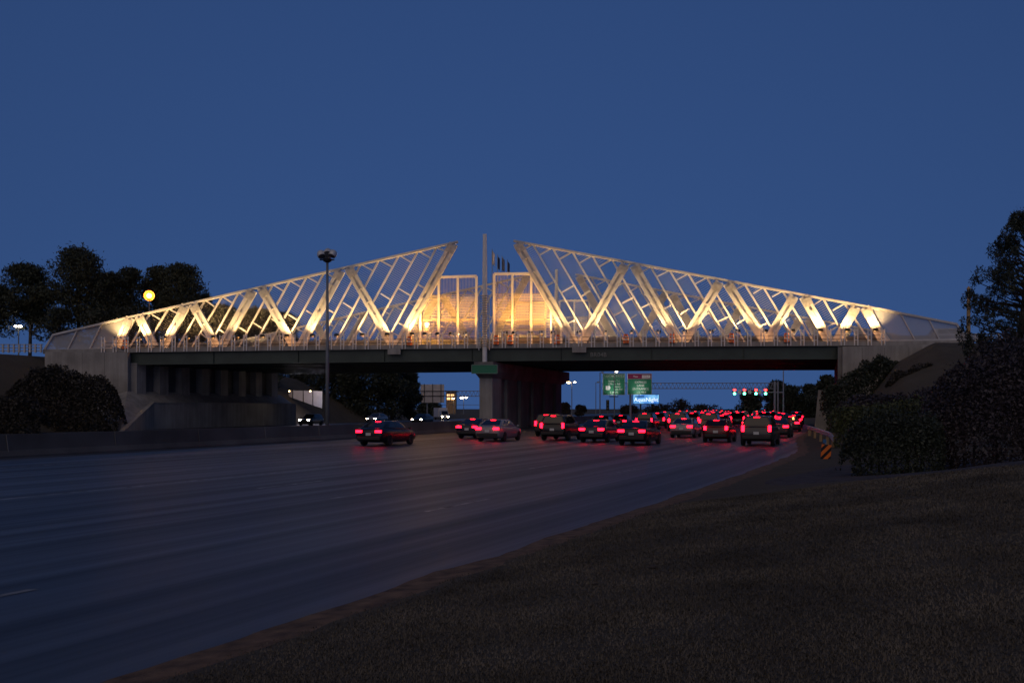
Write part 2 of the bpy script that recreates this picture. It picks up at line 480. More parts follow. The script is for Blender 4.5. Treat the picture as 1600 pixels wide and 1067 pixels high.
# bearing pads under the truss feet at the fascia
for (x0, x1, y) in ((606,626,549),(894,916,546)):
    b = MB(); b.beam(P(x0, y, -1.5), P(x1, y, -1.5), .62, .26); b.build('drain_block', M['concrete'], bridge)
# pier
sp = sx(765, -1.9)
def pv(s, d, z): 
    v = C0+UB*(sp+s)+TD*d; return Vector((v.x, v.y, z))
ncol = 6; L0, L1 = -1.9, DW+1.2
pitch = (L1-L0)/ncol
for i in range(ncol):
    a = L0+i*pitch; b = a+pitch*.60
    rings = [[pv(-.68,a,z), pv(.68,a,z), pv(.68,b,z), pv(-.68,b,z)] for z in (-.1, 5.35)]
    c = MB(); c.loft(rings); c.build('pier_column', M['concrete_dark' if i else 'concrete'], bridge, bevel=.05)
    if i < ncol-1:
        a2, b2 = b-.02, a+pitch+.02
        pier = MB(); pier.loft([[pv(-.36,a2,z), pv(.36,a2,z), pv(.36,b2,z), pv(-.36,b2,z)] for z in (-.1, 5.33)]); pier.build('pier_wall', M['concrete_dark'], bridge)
cap = MB()
cap.loft([[pv(-.70,L0-.02,5.3), pv(.70,L0-.02,5.3), pv(.70,L1-1.0,5.3), pv(-.70,L1-1.0,5.3)],
          [pv(-1.0,L0-.75,5.95), pv(1.0,L0-.75,5.95), pv(1.0,L1+.9,5.95), pv(-1.0,L1+.9,5.95)],
          [pv(-1.0,L0-.75,6.95), pv(1.0,L0-.75,6.95), pv(1.0,L1+.9,6.95), pv(-1.0,L1+.9,6.95)]])
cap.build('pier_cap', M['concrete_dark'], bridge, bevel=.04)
# abutments and wing walls
def wall_t(mb, px, d0, d1, z0, z1, th):
    s = sx(px, -2)
    a = C0+UB*s; pts = []
    rings = []
    for z in (z0, z1):
        rings.append([Vector(((a+TD*d0).x, (a+TD*d0).y, z)), Vector(((a+TD*d0+UB*th).x, (a+TD*d0+UB*th).y, z)),
                      Vector(((a+TD*d1+UB*th).x, (a+TD*d1+UB*th).y, z)), Vector(((a+TD*d1).x, (a+TD*d1).y, z))])
    mb.loft(rings)
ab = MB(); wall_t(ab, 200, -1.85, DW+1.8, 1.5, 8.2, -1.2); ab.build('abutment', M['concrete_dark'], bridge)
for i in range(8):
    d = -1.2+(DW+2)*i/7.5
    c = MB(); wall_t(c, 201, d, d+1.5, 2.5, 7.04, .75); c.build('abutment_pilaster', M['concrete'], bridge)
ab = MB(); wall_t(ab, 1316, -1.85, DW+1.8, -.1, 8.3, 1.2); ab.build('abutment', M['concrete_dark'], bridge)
ww = MB()
ww.prism([P(70,549.6,-2.05), P(199.5,550.6,-2.05), P(199.5,640,-2.05), P(70,640,-2.05)], NB*.5); ww.build('wing_wall', M['concrete'], bridge)
ww = MB()
ww.prism([P(1316.5,541.4,-2.05), P(1545,536,-2.05), P(1545,640,-2.05), P(1316.5,640,-2.05)], NB*.5); ww.build('wing_wall', M['concrete'], bridge)
# stencilled number on the girder
def text_mesh(body, size, m, parent, loc, right, up=Vector((0,0,1)), depth=.01, name='lettering', align='CENTER'):
    cu = bpy.data.curves.new('txt', 'FONT'); cu.body = body; cu.size = size; cu.extrude = depth; cu.align_x = align; cu.align_y = 'CENTER'; cu.resolution_u = 2
    t = bpy.data.objects.new('txt', cu); COL.objects.link(t)
    bpy.context.view_layer.update()
    me = bpy.data.meshes.new_from_object(t.evaluated_get(bpy.context.evaluated_depsgraph_get()))
    bpy.data.objects.remove(t); bpy.data.curves.remove(cu)
    right = Vector(right).normalized(); fwd = right.cross(up)
    mt = Matrix((( right.x, up.x, fwd.x, 0),(right.y, up.y, fwd.y, 0),(right.z, up.z, fwd.z, 0),(0,0,0,1)))
    me.transform(Matrix.Translation(Vector(loc)-wloc(parent)) @ mt); me.materials.clear(); me.name = name
    return link(name, me, m, parent)
text_mesh('BR04B', .62, mat('stencil paint', (.26,.28,.25), .7, 0, .3, 3), bridge, P(935, 554.5, -1.10), UB, name='stencil_lettering')

# ---- railing along the near edge
rail = thing('bridge_railing', 'row of paired white steel posts with dark rails along the near bridge edge', 'railing', P(760, 545, -1.5))
s0, s1 = sx(161, -1.5), sx(1380, -1.5); NP = 62
for i in range(NP+1):
    s = s0+(s1-s0)*i/NP; b = MB(); zt = gtop(s)+1.66
    for o in (-.16, .16):
        b.beam(BP(s+o, -1.5, gtop(s)-.02), BP(s+o, -1.5, zt), .095, .09)
    for z in (.55, 1.05, 1.5):
        b.beam(BP(s-.12, -1.5, gtop(s)+z), BP(s+.12, -1.5, gtop(s)+z), .07, .06)
    if i == 29 or i == 30: pass
    b.build('post', M['post_white'], rail)
for z, w in ((.62,.06),(1.02,.05)):
    b = MB(); n = 20
    for i in range(n):
        a = s0+(s1-s0)*i/n; c = s0+(s1-s0)*(i+1)/n
        b.beam(BP(a, -1.41, gtop(a)+z), BP(c, -1.41, gtop(c)+z), w, .05)
    b.build('rail', M['dark_metal'], rail)

# ---- trusses
LW = [((187,534),(204.5,496)),((262,531),(291,477)),((353,531),(395.5,454)),((474.5,532),(533,423)),((627,530),(709,381))]
LM = [((217,493),(236,531)),((301,474.5),(332,529)),((408.5,450),(453.5,530.5)),((545,419),(608,529))]
LT = [((209.5,531),(233.4,491)),((238,525),(262.6,483.5)),((284.6,531),(320,470)),((304,536),(346.7,464)),((334.5,527.5),(372.3,459)),
      ((380,531),(425,447.5)),((404,527.5),(452,440.5)),((428,527.5),(479,433.5)),((453.5,523),(506,427)),((503,528),(563,414.5)),
      ((528,528),(591.6,407.5)),((552,528),(622.8,400.5)),((578,528),(653,393)),((609,525),(682.4,386.5))]
LB = [((566.7,414.5),(582,423)),((594,407),(613,417)),((625.5,400),(642,410)),((655,393),(672.6,403)),((684,387),(696.7,393.5)),
      ((428,446),(443,455)),((453.5,439),(468.5,448)),((480,433),(496,442)),((509,427),(524,435)),((237,491),(250.5,499)),((266,483.6),(279,490.5)),
      ((322,470),(335,479)),((348.5,464),(362,473)),((374,458.5),(385.5,466.5)),((623,451),(641.5,462)),((595,459),(611,469)),((654,444.8),(666,452)),
      ((536,473),(551,482.5)),((511,483),(521,488.5)),((479,485.5),(490,492)),((450.5,491.5),(464,500)),((424,498),(433,504)),((394,503),(409,512.5)),
      ((373.5,511.5),(385,518.5)),((342.5,515),(355,523)),((314.5,521),(323,528)),((622.8,504.5),(632,510)),((560.5,516.5),(577,527))]
RW = [((891.5,525),(808,380)),((1052,521.5),(990.5,415)),((1187.4,522.3),(1136,442.3)),((1286.5,519),(1255.6,463.3)),((1372,519),(1350.6,480))]
RM = [((977,413.5),(914.6,525)),((1124.4,441),(1076,521.5)),((1241,462.5),(1208.4,517)),((1337.5,479),(1314,520.6))]
RT = [((912.8,519.5),(833.6,383.5)),((941,521),(864,389)),((968,519.5),(895,395)),((997,523),(926,401)),((1022,518.5),(956.5,406.5)),
      ((1074.5,518.5),(1017.5,418)),((1104.5,520),(1046.8,423.5)),((1130,518.5),(1076,429)),((1155,519.7),(1105,434.5)),((1206.4,514.5),(1164.4,445.6)),
      ((1234.6,518.4),(1194,450.8)),((1260,516),(1223.5,456)),((1312,513),(1287,468)),((1349,519),(1319.7,474))]
RB = [((830,383),(814,391)),((861,388.7),(843,398.5)),((893,394.5),(874.6,404.7)),((922.6,401),(905.7,411)),((954,406.5),(936,417)),((986,412.5),(969.5,421.7)),
      ((1015,418),(999,427)),((1044.5,423.5),(1027,432)),((1073,429),(1056.5,438)),((1103,434.5),(1086.5,443.5)),((1162,445.6),(1148,453)),((1191,450.5),(1177,458.7)),
      ((1221,456),(1206.4,464)),((1284.5,468),(1271.4,477)),((1319.7,474.5),(1301,485)),((864,441),(850,448.5)),((896,446.5),(878,457)),((921.7,454.6),(908,463.5)),
      ((897.7,501),(884,506)),((990,464.5),(972,474)),((1017.5,473.5),(1002.5,481)),((1048,476.5),(1035.5,484)),((1076,482.5),(1062.5,491.5)),((1108,488.5),(1094,496)),
      ((1138,495),(1120.5,503)),((1166.4,497.4),(1150.7,507)),((1198,505),(1184,511)),((1305.6,504),(1291.6,511))]

def ext(a, b, y=542):            # carry a member's foot down to the deck
    if a[1] > b[1] and a[1] > 508:
        t = (y-b[1])/(a[1]-b[1]); return (b[0]+(a[0]-b[0])*t, y), b
    if b[1] > a[1] and b[1] > 508:
        t = (y-a[1])/(b[1]-a[1]); return a, (a[0]+(b[0]-a[0])*t, y)
    return a, b

def clip_rods(poly, ang, step, r, mb, n=3):
    """parallel rods filling a polygon given as (s,z) points, on plane d"""
    poly, d = poly
    c, s_ = math.cos(ang), math.sin(ang)
    rot = [(x*c+z*s_, -x*s_+z*c) for x, z in poly]
    lo, hi = min(v for _, v in rot), max(v for _, v in rot)
    v = lo+step*.5
    while v < hi:
        xs = []
        for i in range(len(rot)):
            (u0, v0), (u1, v1) = rot[i], rot[(i+1) % len(rot)]
            if (v0 <= v) != (v1 <= v): xs.append(u0+(u1-u0)*(v-v0)/(v1-v0))
        xs.sort()
        for i in range(0, len(xs)-1, 2):
            if xs[i+1]-xs[i] > .1:
                p = (xs[i]*c-v*s_, xs[i]*s_+v*c); q = (xs[i+1]*c-v*s_, xs[i+1]*s_+v*c)
                mb.tube([BP(p[0], d, p[1]), BP(q[0], d, q[1])], r, n, False)
        v += step

def sz(px, py, d):
    return (sx(px, d), P(px, py, d).z)

def truss(name, label, wide, wide2, thin, brace, chord, poly, sheet_poly, sheet_bars, ang):
    t = thing(name, label, 'truss', P(*poly[-1]))
    def widem(a, b, d):
        a, b = ext(a, b); m = MB(); p, q = P(*a, d), P(*b, d)
        ax = (q-p).normalized(); sd = ax.cross(NB).normalized()
        m.beam(p+sd*.29, q+sd*.29, .33, .34); m.beam(p-sd*.29, q-sd*.29, .33, .34); m.beam(p, q, .30, .05)
        L = (q-p).length; k = 1.0
        while k < L-.4:
            c = p+ax*k; m.beam(c-sd*.445, c+sd*.445, .09, .39); k += 1.6
        wd = m.build('wide_diagonal', M['white_steel'], t)
        hi_ = q if q.z > p.z else p; lo_ = p if q.z > p.z else q; dn = (lo_-hi_).normalized(); g_ = MB(); g_.beam(hi_+dn*.25+NB*(-.19), hi_+dn*1.05+NB*(-.19), .98, .03)
        for u_ in (.40,.65,.90):
            for v_ in (-.36,-.12,.12,.36): g_.tube([hi_+dn*u_+sd*v_-NB*.20, hi_+dn*u_+sd*v_-NB*.24], .03, 6)
        g_.build('gusset_plate', M['bolt_plate'], wd)
    for a, b in wide: widem(a, b, 0)
    for a, b in wide2: widem(a, b, .02)
    for a, b in thin:
        a, b = ext(a, b); m = MB(); m.beam(P(*a,.33), P(*b,.33), .175, .18); m.build('bar', M['white_steel'], t)
    for a, b in brace:
        m = MB(); m.beam(P(*a,.30), P(*b,.30), .15, .14); m.build('brace', M['white_steel'], t)
    m = MB()
    for a, b in zip(chord[:-1], chord[1:]): m.beam(P(*a,.08), P(*b,.08), .21, .38)
    m.build('top_chord', M['white_steel'], t)
    m = MB(); clip_rods(([sz(x, y, .62) for x, y in poly], .62), ang, .215, .0155, m); m.build('mesh_screen', M['rod'], t)
    pn = MB(); pn.prism([P(*v,.2) for v in sheet_poly], NB*.03); pan = pn.build('end_panel', M['perf'], t)
    fr = MB()
    for a, b in zip(sheet_poly, sheet_poly[1:]+sheet_poly[:1]): fr.beam(P(*a,.06), P(*b,.06), .2, .2)
    for a, b in sheet_bars: fr.beam(P(*a,.07), P(*b,.07), .12, .14)
    fr.build('panel_frame', M['white_steel'], pan)
    return t
M['perf'] = sheet('perforated pale sheet', (.50,.50,.52), .50)
tl = truss('bridge_truss', 'lit white near side truss rising from the left bridge end towards the mast', LW, LM, LT, LB,
      [(83,523.5),(202,496),(715.5,378)], [(203,497),(714,379.5),(622,541),(176,541)],
      [(83,523.5),(201,496.5),(173,545),(69,547.6)], [((121,515),(106,546)),((159,506),(140,545.5))], R(-30))
tr = truss('bridge_truss', 'lit white near side truss falling from the mast towards the right bridge end', RW, RM, RT, RB,
      [(802.5,376.5),(1355,479.5),(1495,506.6)], [(804,378),(1354,481),(1382,534),(902,540)],
      [(1355,479.4),(1495,506.6),(1508,530),(1390,533)], [((1407,490),(1430,532)),((1451,498.5),(1468,531))], R(30))
def far_copy(o, label):
    c = copy_tree(o); c.location = o.location+TW; c['label'] = label; return c
far_copy(tl, 'dimmer left truss on the far bridge side, seen through the near left truss')
far_copy(tr, 'dimmer right truss on the far bridge side, seen through the near right truss')

# ---- screens at the middle of the bridge
def gate(label, polyline, posts, rails, tops, lows, base):
    g = thing('entry_screen', label, 'screen', P(*base))
    f = MB()
    for a, b in zip(polyline[:-1], polyline[1:]): f.beam(P(*a,.45), P(*b,.45), .24, .22)
    f.build('frame', M['post_white'], g)
    for a, b in posts:
        f = MB(); f.beam(P(*a,.47), P(*b,.47), .22, .24); f.build('post', M['post_white'], g)
    for a, b in rails:
        f = MB(); f.beam(P(*a,.64), P(*b,.64), .08, .06); f.build('rail', M['gate_rod'], g)
    m = MB()
    clip_rods(([sz(x,y,.58) for x,y in tops], .58), R(90), .155, .024, m); m.build('upright_rods', M['gate_rod'], g)
    m = MB()
    clip_rods(([sz(x,y,.62) for x,y in lows], .62), 0, .165, .050, m)
    clip_rods(([sz(x,y,.70) for x,y in lows], .70), R(90), .31, .012, m); m.build('level_rods', M['gate_rod'], g)
    return g
gl = gate('lit gold rod screen with white frame left of the tall mast',
     [(744,545),(744.5,431.5),(687.5,433),(640.6,517),(641,541)], [((715.5,432),(715.5,541)),((685.5,436),(685.5,541)),((657,490),(657,541))],
     [((673,461.5),(744,461)),((650,500),(744,499.5))],
     [(688,433),(744,432),(744,461),(672,461)], [(672,462),(744,462),(744,541),(641,541),(641,518)], (692,545))
gr = gate('lit gold rod screen with white frame right of the tall mast',
     [(772,545),(772,428),(827.5,427.5),(877,511),(877,541)], [((800.6,428),(800.6,541)),((830,432),(830,541)),((861,486),(861,541))],
     [((772,459.5),(845,459)),((800,471),(851,471)),((772,499.5),(868,499))],
     [(772,428.5),(827,428),(845,459),(772,459)], [(772,460),(846,460),(877,512),(877,541),(772,541)], (824,545))
far_copy(gl, 'rod screen left of the pale mast on the far side of the bridge')
far_copy(gr, 'rod screen right of the pale mast on the far side of the bridge')

# ---- mast standing on the pier cap
def mast(label):
    b0 = P(757.5, 569, -1.85); t = thing('mast', label, 'mast', b0)
    m = MB(); top = P(757.5, 366, -1.85); m.tube([b0, b0.lerp(top,.72), top], [.25,.235,.19], 14); m.build('pole', M['post_white'], t, smooth=False)
    m = MB(); m.lathe([(.5,-.05),(.5,.10),(.25,.14)], b0, 'z', 14); m.build('base_plate', M['concrete'], t)
    for px in (748.3, 764.6):
        m = MB(); m.beam(P(px,461,-2.16), P(px,547,-2.16), .09, .12); m.build('ladder_post', M['white_steel'], t)
    m = MB()
    for i in range(22):
        y = 462+i*3.75; m.tube([P(747.6,y,-2.16), P(765.3,y,-2.16)], .045, 6)
    m.build('ladder_rungs', M['gate_rod'], t)
    return t
m1 = mast('tall white mast with a rod ladder, standing on the near end of the pier')
m2 = copy_tree(m1); m2.location = m1.location+TW*1.0+Vector((.4,0,0)); m2['label'] = 'slender pale mast on the far side of the bridge behind the right truss'
sg = thing('street_sign', 'blank looking green sign with pale border mounted on the pier cap below the mast', 'sign', P(757, 583, -2.95))
m = MB(); m.prism([P(737,570,-2.95),P(777,570,-2.95),P(777,583.3,-2.95),P(737,583.3,-2.95)], NB*.06); m.build('panel', M['sign_green'], sg)
m = MB()
for a, b in (((737,570),(777,570)),((777,570),(777,583.3)),((777,583.3),(737,583.3)),((737,583.3),(737,570))): m.beam(P(*a,-2.97), P(*b,-2.97), .07, .05)
m.build('border', mat('faded sign border', (.16,.25,.20), .6), sg)
m = MB(); m.beam(P(747,576,-2.85), P(747,576,-2.4), .1, .1, (0,0,1)); m.beam(P(767,576,-2.85), P(767,576,-2.4), .1, .1, (0,0,1)); m.build('bracket', M['galv'], sg)

# ---- floodlights on the railing posts
FLX = [180,218.5,256,294,332,371,410,448,488,526,566,605,644,664,684,705,728]+[790,803,829,846,864,905,946,987,1029,1070,1111,1153,1196,1238.5,1282,1324,1368]
def make_flood():
    t = thing('floodlight', 'small black floodlight on the near bridge railing aimed up at the trusses', 'floodlight', (0,0,0), 'floodlights along the near railing')
    rot = Matrix.Rotation(R(-14), 3, 'X')
    m = MB(); m.box((0,0,.16), (.44,.30,.24), rot); m.build('housing', M['dark_metal'], t, bevel=.03)
    m = MB(); m.box(rot @ Vector((0,0,.119))+Vector((0,0,.16)), (.34,.20,.012), rot); m.build('lens', M['lens'], t)
    m = MB(); m.box((-.25,0,.06),(.03,.1,.22)); m.box((.25,0,.06),(.03,.1,.22)); m.box((0,0,-.06),(.53,.1,.03)); m.build('bracket', M['dark_metal'], t)
    return t
def spot(name, loc, direction, energy, angle, blend, col, parent=None, size=.12):
    l = bpy.data.lights.new(name, 'SPOT'); l.energy = energy; l.spot_size = R(angle); l.spot_blend = blend; l.color = col; l.shadow_soft_size = size
    o = bpy.data.objects.new(name, l); COL.objects.link(o)
    o.rotation_euler = Vector(direction).to_track_quat('-Z', 'Y').to_euler()
    if parent is not None: o.parent = parent; o.location = loc
    else: o.location = loc
    return o
WARM = (1,.63,.25); AMBER = (1,.47,.09)
fl0 = make_flood()
def clone_flood():
    f = copy_tree(fl0)
    for ch in list(f.children):
        if ch.type == 'LIGHT': bpy.data.objects.remove(ch)
    return f
def arm(f, k, gate=False):
    spot('wide_beam', (0,.02,.36), (0, .62, 1), (640 if gate else 1050)*k, 104 if gate else 118, 1, AMBER if gate else WARM, f)
    sp2 = bpy.data.lights.new('added_deck_fill', 'POINT'); sp2.energy = 26*k; sp2.color = (1,.42,.12); sp2.shadow_soft_size = .1  # extra amber point light, added to warm the deck edge and barrier
    so2 = bpy.data.objects.new('added_deck_fill', sp2); COL.objects.link(so2); so2.parent = f; so2.location = (0,.25,-.25)
    spot('high_beam', (0,.02,.36), (0, .13, 1), (50 if gate else 110)*k, 58, 1, WARM, f)
FLR = random.Random(3)
for i, px in enumerate(FLX):
    f = fl0 if i == 0 else clone_flood()
    s = sx(px, -1.25); f.location = BP(s, -1.25, gtop(s)+1.38); f.rotation_euler = (0,0,-TH)
    arm(f, FLR.uniform(.7, 1.3), 655 < px < 870 and px not in (864,))
for i, px in enumerate(FLX):
    if i % 2: continue
    f = clone_flood()
    s = sx(px, -1.2); f.location = BP(s, -1.2, gtop(s)+.8)+TW; f.rotation_euler = (0,0,-TH)
    f['label'] = 'small black floodlight on the far side of the bridge deck below the far trusses'; f['group'] = 'floodlights along the far truss'
    arm(f, .34)
# floodlights on the deck behind the rod screens
for (px, lab) in ((667,'small floodlight glowing behind the rods of the left gold screen'),(726,'small floodlight on the deck behind the left gold screen, nearest the mast'),
                  (790,'small floodlight on the deck behind the right gold screen, nearest the mast'),(845,'small floodlight on the deck behind the slanted end of the right gold screen')):
    f = clone_flood()
    s = sx(px, 2.0); f.location = BP(s, 2.0, gtop(s)+1.3); f.rotation_euler = (0,0,math.pi-TH)
    if px == 667: f.location.z = P(667,507,2.0).z-.2
    f['label'] = lab; del f['group']
    spot('wide_beam', (0,.02,.36), (0, .9, .75), 750, 130, .8, (1,.52,.13), f)
dl = P(667, 507, 2.0)
lamp = thing('deck_lamp', 'bright round amber lamp glowing behind the rods of the left gold screen', 'lamp', (dl.x, dl.y, gtop(sx(667,2))+.3))
m = MB(); m.tube([lamp.location, dl], .06, 8); m.build('post', M['pole'], lamp)
m = MB(); m.sphere(dl, .24, 16, 10); m.build('globe', M['sodium_core'], lamp, smooth=True)
l_ = bpy.data.lights.new('deck_glow', 'POINT'); l_.energy = 700; l_.color = AMBER; l_.shadow_soft_size = .35
lo_ = bpy.data.objects.new('deck_light', l_); COL.objects.link(lo_); lo_.parent = lamp; lo_.location = dl-lamp.location+Vector((0,-.5,0))
# ------------------------------------------------------------------ vehicles
def hull(st):
    """lower body of a car from stations (y, half width, z low, z belt)"""
    rings = []
    for y, w, zl, zb in st:
        h = zb-zl
        half = [(w*.86, zl), (w*.97, zl+h*.12), (w, zl+h*.42), (w*.985, zl+h*.72), (w*.93, zb-.03), (w*.85, zb)]
        rings.append([Vector((x, y, z)) for x, z in half]+[Vector((-x, y, z)) for x, z in reversed(half)])
    return rings

def make_car(kind, paint, label, lit='tail'):
    P_ = dict(
        sedan=dict(st=[(-2.36,.78,.40,.86),(-2.28,.86,.30,1.01),(-1.95,.90,.22,1.05),(-1.2,.915,.19,1.0),(0,.915,.19,.95),(1.2,.915,.19,.92),(1.8,.90,.22,.86),(2.2,.82,.28,.76),(2.36,.66,.36,.64)],
                   cab=[(-1.95,1.02),(-1.05,1.44),(.30,1.46),(1.30,.91)], wb=.80, wt=.60, tl=(.63,-2.335,.86,.40,.10,.15), wheels=(-1.38,1.40,.33), hl=(.62,2.27,.66)),
        suv=dict(st=[(-2.36,.84,.46,.98),(-2.30,.91,.36,1.12),(-1.9,.945,.28,1.16),(-1.2,.955,.25,1.13),(0,.955,.25,1.10),(1.2,.955,.25,1.08),(1.75,.94,.28,1.04),(2.2,.87,.34,.95),(2.36,.74,.42,.80)],
                   cab=[(-2.28,1.13),(-1.98,1.72),(.20,1.76),(1.25,1.06)], wb=.84, wt=.66, tl=(.76,-2.325,1.03,.17,.10,.36), wheels=(-1.42,1.42,.37), hl=(.66,2.27,.84)),
        hatch=dict(st=[(-1.98,.74,.40,.86),(-1.92,.83,.30,1.0),(-1.6,.87,.22,1.03),(-1.0,.88,.2,1.0),(0,.88,.2,.97),(1.0,.88,.2,.94),(1.5,.87,.22,.88),(1.85,.80,.28,.80),(1.98,.66,.36,.66)],
                   cab=[(-1.90,1.0),(-1.55,1.46),(.15,1.50),(1.15,.93)], wb=.77, wt=.60, tl=(.68,-1.945,.93,.18,.10,.26), wheels=(-1.2,1.22,.31), hl=(.60,1.9,.72)),
    )[kind]
    t = thing('car', label, 'car')
    st = P_['st']; m = MB(); m.loft(hull(st))
    (y0,z0),(y1,z1),(y2,z2),(y3,z3) = P_['cab']; wb, wt = P_['wb'], P_['wt']
    m.loft([[Vector((-wb,y0,z0)),Vector((wb,y0,z0)),Vector((wb,y3,z3)),Vector((-wb,y3,z3))],
            [Vector((-(wb+wt)/2*1.03,y0+(y1-y0)*.5,(z0+z1)/2)),Vector(((wb+wt)/2*1.03,y0+(y1-y0)*.5,(z0+z1)/2)),Vector(((wb+wt)/2*1.03,y3+(y2-y3)*.5,(z3+z2)/2)),Vector((-(wb+wt)/2*1.03,y3+(y2-y3)*.5,(z3+z2)/2))],
            [Vector((-wt,y1,z1)),Vector((wt,y1,z1)),Vector((wt,y2,z2)),Vector((-wt,y2,z2))]])
    m.build('body', paint, t, smooth=True, bevel=.05)
    def pane(name, q, parent):
        c = sum(q, Vector((0,0,0)))/4; n = (q[1]-q[0]).cross(q[3]-q[0]).normalized()
        w = MB(); w.prism([v+n*.004 for v in q], n*.012); w.build(name, M['window'], parent)
    def lerp2(a, b, u): return a+(b-a)*u
    mid = (wb+wt)/2*1.03
    # rear window on the upper rear slope, windscreen on the front slope
    ra, rb = .18, .86
    def rear(u): return (y0+(y1-y0)*u, z0+(z1-z0)*u, (wb+(mid-wb)*u*2) if u < .5 else (mid+(wt-mid)*(u-.5)*2))
    for nm, fa in (('rear_window', 1), ('windscreen', -1)):
        def sl(u):
            ya, yb, za, zb = (y0,y1,z0,z1) if fa == 1 else (y3,y2,z3,z2)
            w_ = (wb+(mid-wb)*u*2) if u < .5 else (mid+(wt-mid)*(u-.5)*2)
            return ya+(yb-ya)*u, za+(zb-za)*u, w_
        (ya,za,wa),(yb,zb,wb_) = sl(.5), sl(.9); (yc,zc,wc) = sl(.14)
        q = [Vector((-wc*.88*fa,yc,zc)),Vector((wc*.88*fa,yc,zc)),Vector((wb_*.86*fa,yb,zb)),Vector((-wb_*.86*fa,yb,zb))]
        pane(nm, q, t)
    for sd in (-1, 1):
        for a, b in ((.14,.47),(.51,.86)):
            def side(u, v):
                yb_ = y0+(y3-y0)*u; yt = y1+(y2-y1)*u
                zb_ = z0+(z3-z0)*u; zt = z1+(z2-z1)*u
                w_ = (wb+(mid-wb)*v*2) if v < .5 else (mid+(wt-mid)*(v-.5)*2)
                return Vector((sd*(w_+.008), yb_+(yt-yb_)*v, zb_+(zt-zb_)*v))
            q = [side(a,.18), side(b,.18), side(b,.84), side(a,.84)]
            if sd < 0: q = [q[1], q[0], q[3], q[2]]
            pane('side_window', q, t)
    x, y, z, w, d, h = P_['tl']
    for sd in (-1, 1):
        m = MB(); m.box((sd*x, y-.012, z), (w, d, h)); m.build('tail_lamp', M['tail'] if lit == 'tail' else M['tail_off'], t, bevel=.03)
    if lit == 'tail':
        m = MB(); u = .93; m.box((0, y0+(y1-y0)*u-.05, z0+(z1-z0)*u+.0), (.34,.05,.03)); m.build('brake_lamp', M['tail'], t)
    x, y, z = P_['hl']
    for sd in (-1, 1):
        m = MB(); m.box((sd*x, y-.04, z), (.30,.22,.13)); m.build('headlamp', M['head'] if lit == 'head' else M['glass_off'], t, bevel=.04)
    yr = st[0][0]; zl = st[0][2]
    m = MB(); m.box((0, yr-.02, zl+.06), (st[0][1]*1.9,.10,.20)); m.build('rear_bumper', M['trim'], t, bevel=.03)
    m = MB(); m.box((0, st[-1][0]+.0, st[-1][2]+.08), (st[-1][1]*1.85,.08,.18)); m.build('front_bumper', M['trim'], t, bevel=.03)
    m = MB(); m.box((0, yr-.03, zl+.30), (.31,.02,.16)); m.build('number_plate', M['plate'], t)
    wy0, wy1, r = P_['wheels']; hw = st[4][1]
    for yy in (wy0, wy1):
        for sd in (-1, 1):
            c = Vector((sd*(hw-.10), yy, r)); m = MB()
            m.lathe([(r*.62,-.10),(r*.94,-.11),(r,-.07),(r,.07),(r*.94,.11),(r*.62,.10)], c, 'x', 20); wh = m.build('wheel', M['tyre'], t)
            m = MB(); m.lathe([(.02,.06*sd),(r*.25,.09*sd),(r*.60,.07*sd),(r*.63,.105*sd),(r*.60,.0)], c, 'x', 14); m.build('rim', M['rim'], wh)
        for sd in (-1, 1): pass
    for sd in (-1, 1):
        m = MB(); m.box((sd*(hw+.06), y3-.25, z3+.10), (.18,.10,.13)); m.build('mirror', paint, t, bevel=.03)
    return t
M['tail_off'] = mat('unlit tail lamp', (.12,.005,.006), .2, 0, .05, 3)
def paint(name, c): return mat(name, c, .25, .15, .04, 1, spec=.6)
PT = dict(black=paint('black car paint',(.008,.008,.009)), grey=paint('graphite car paint',(.035,.036,.038)), silver=paint('silver car paint',(.26,.26,.27)),
          navy=paint('navy car paint',(.008,.012,.030)), white=paint('white car paint',(.55,.55,.54)), red=paint('dark red car paint',(.09,.008,.009)), tan=paint('bronze car paint',(.07,.055,.04)))
def park(car, o, Y, label=None, back=False, z=.006):
    car.location = (xc(Y)+o, Y, z); car.rotation_euler = (0, 0, -heading(Y)+(math.pi if back else 0))
    if label: car['label'] = label
    return car
protos = {}
WORDS = ['black saloon','graphite sport utility vehicle','navy saloon','dark red hatchback','black sport utility vehicle','silver saloon','bronze sport utility vehicle','graphite saloon']
PICK = []
KINDS = [('sedan','black'),('suv','grey'),('sedan','navy'),('hatch','red'),('suv','black'),('sedan','silver'),('suv','tan'),('sedan','grey')]
NEAR = [(-17.4, 61, 0, 'black saloon with lit tail lamps, fourth lane from right, before the pier'),
        (-9.9, 60, 1, 'graphite sport utility vehicle with tall lit tail lamps, nearest in the rightmost lane'),
        (-21.2, 66, 2, 'navy saloon with lit tail lamps in the fifth lane from right, before the pier'),
        (-13.3, 66, 3, 'small dark red hatchback with lit tail lamps, nearest in the second lane from right'),
        (-25.0, 70, 4, 'black sport utility vehicle with lit tail lamps near the median barrier, before the pier'),
        (-17.3, 76, 5, 'silver saloon with lit tail lamps ahead of the nearest black saloon'),
        (-32.4, 60, 0, 'black saloon with lit tail lamps beside the median barrier, leftmost of all'),
        (-32.4, 74, 2, 'navy saloon with lit tail lamps beside the median barrier, ahead of the leftmost saloon'),
        (-28.65, 68, 5, 'silver saloon with lit tail lamps between the leftmost saloons and the pier'),
        (-28.65, 80, 6, 'bronze sport utility vehicle with lit tail lamps just right of the leftmost saloons'),
        (-10.2, 76, 7, 'graphite saloon with lit tail lamps in the rightmost lane, nearest the guard rail')]
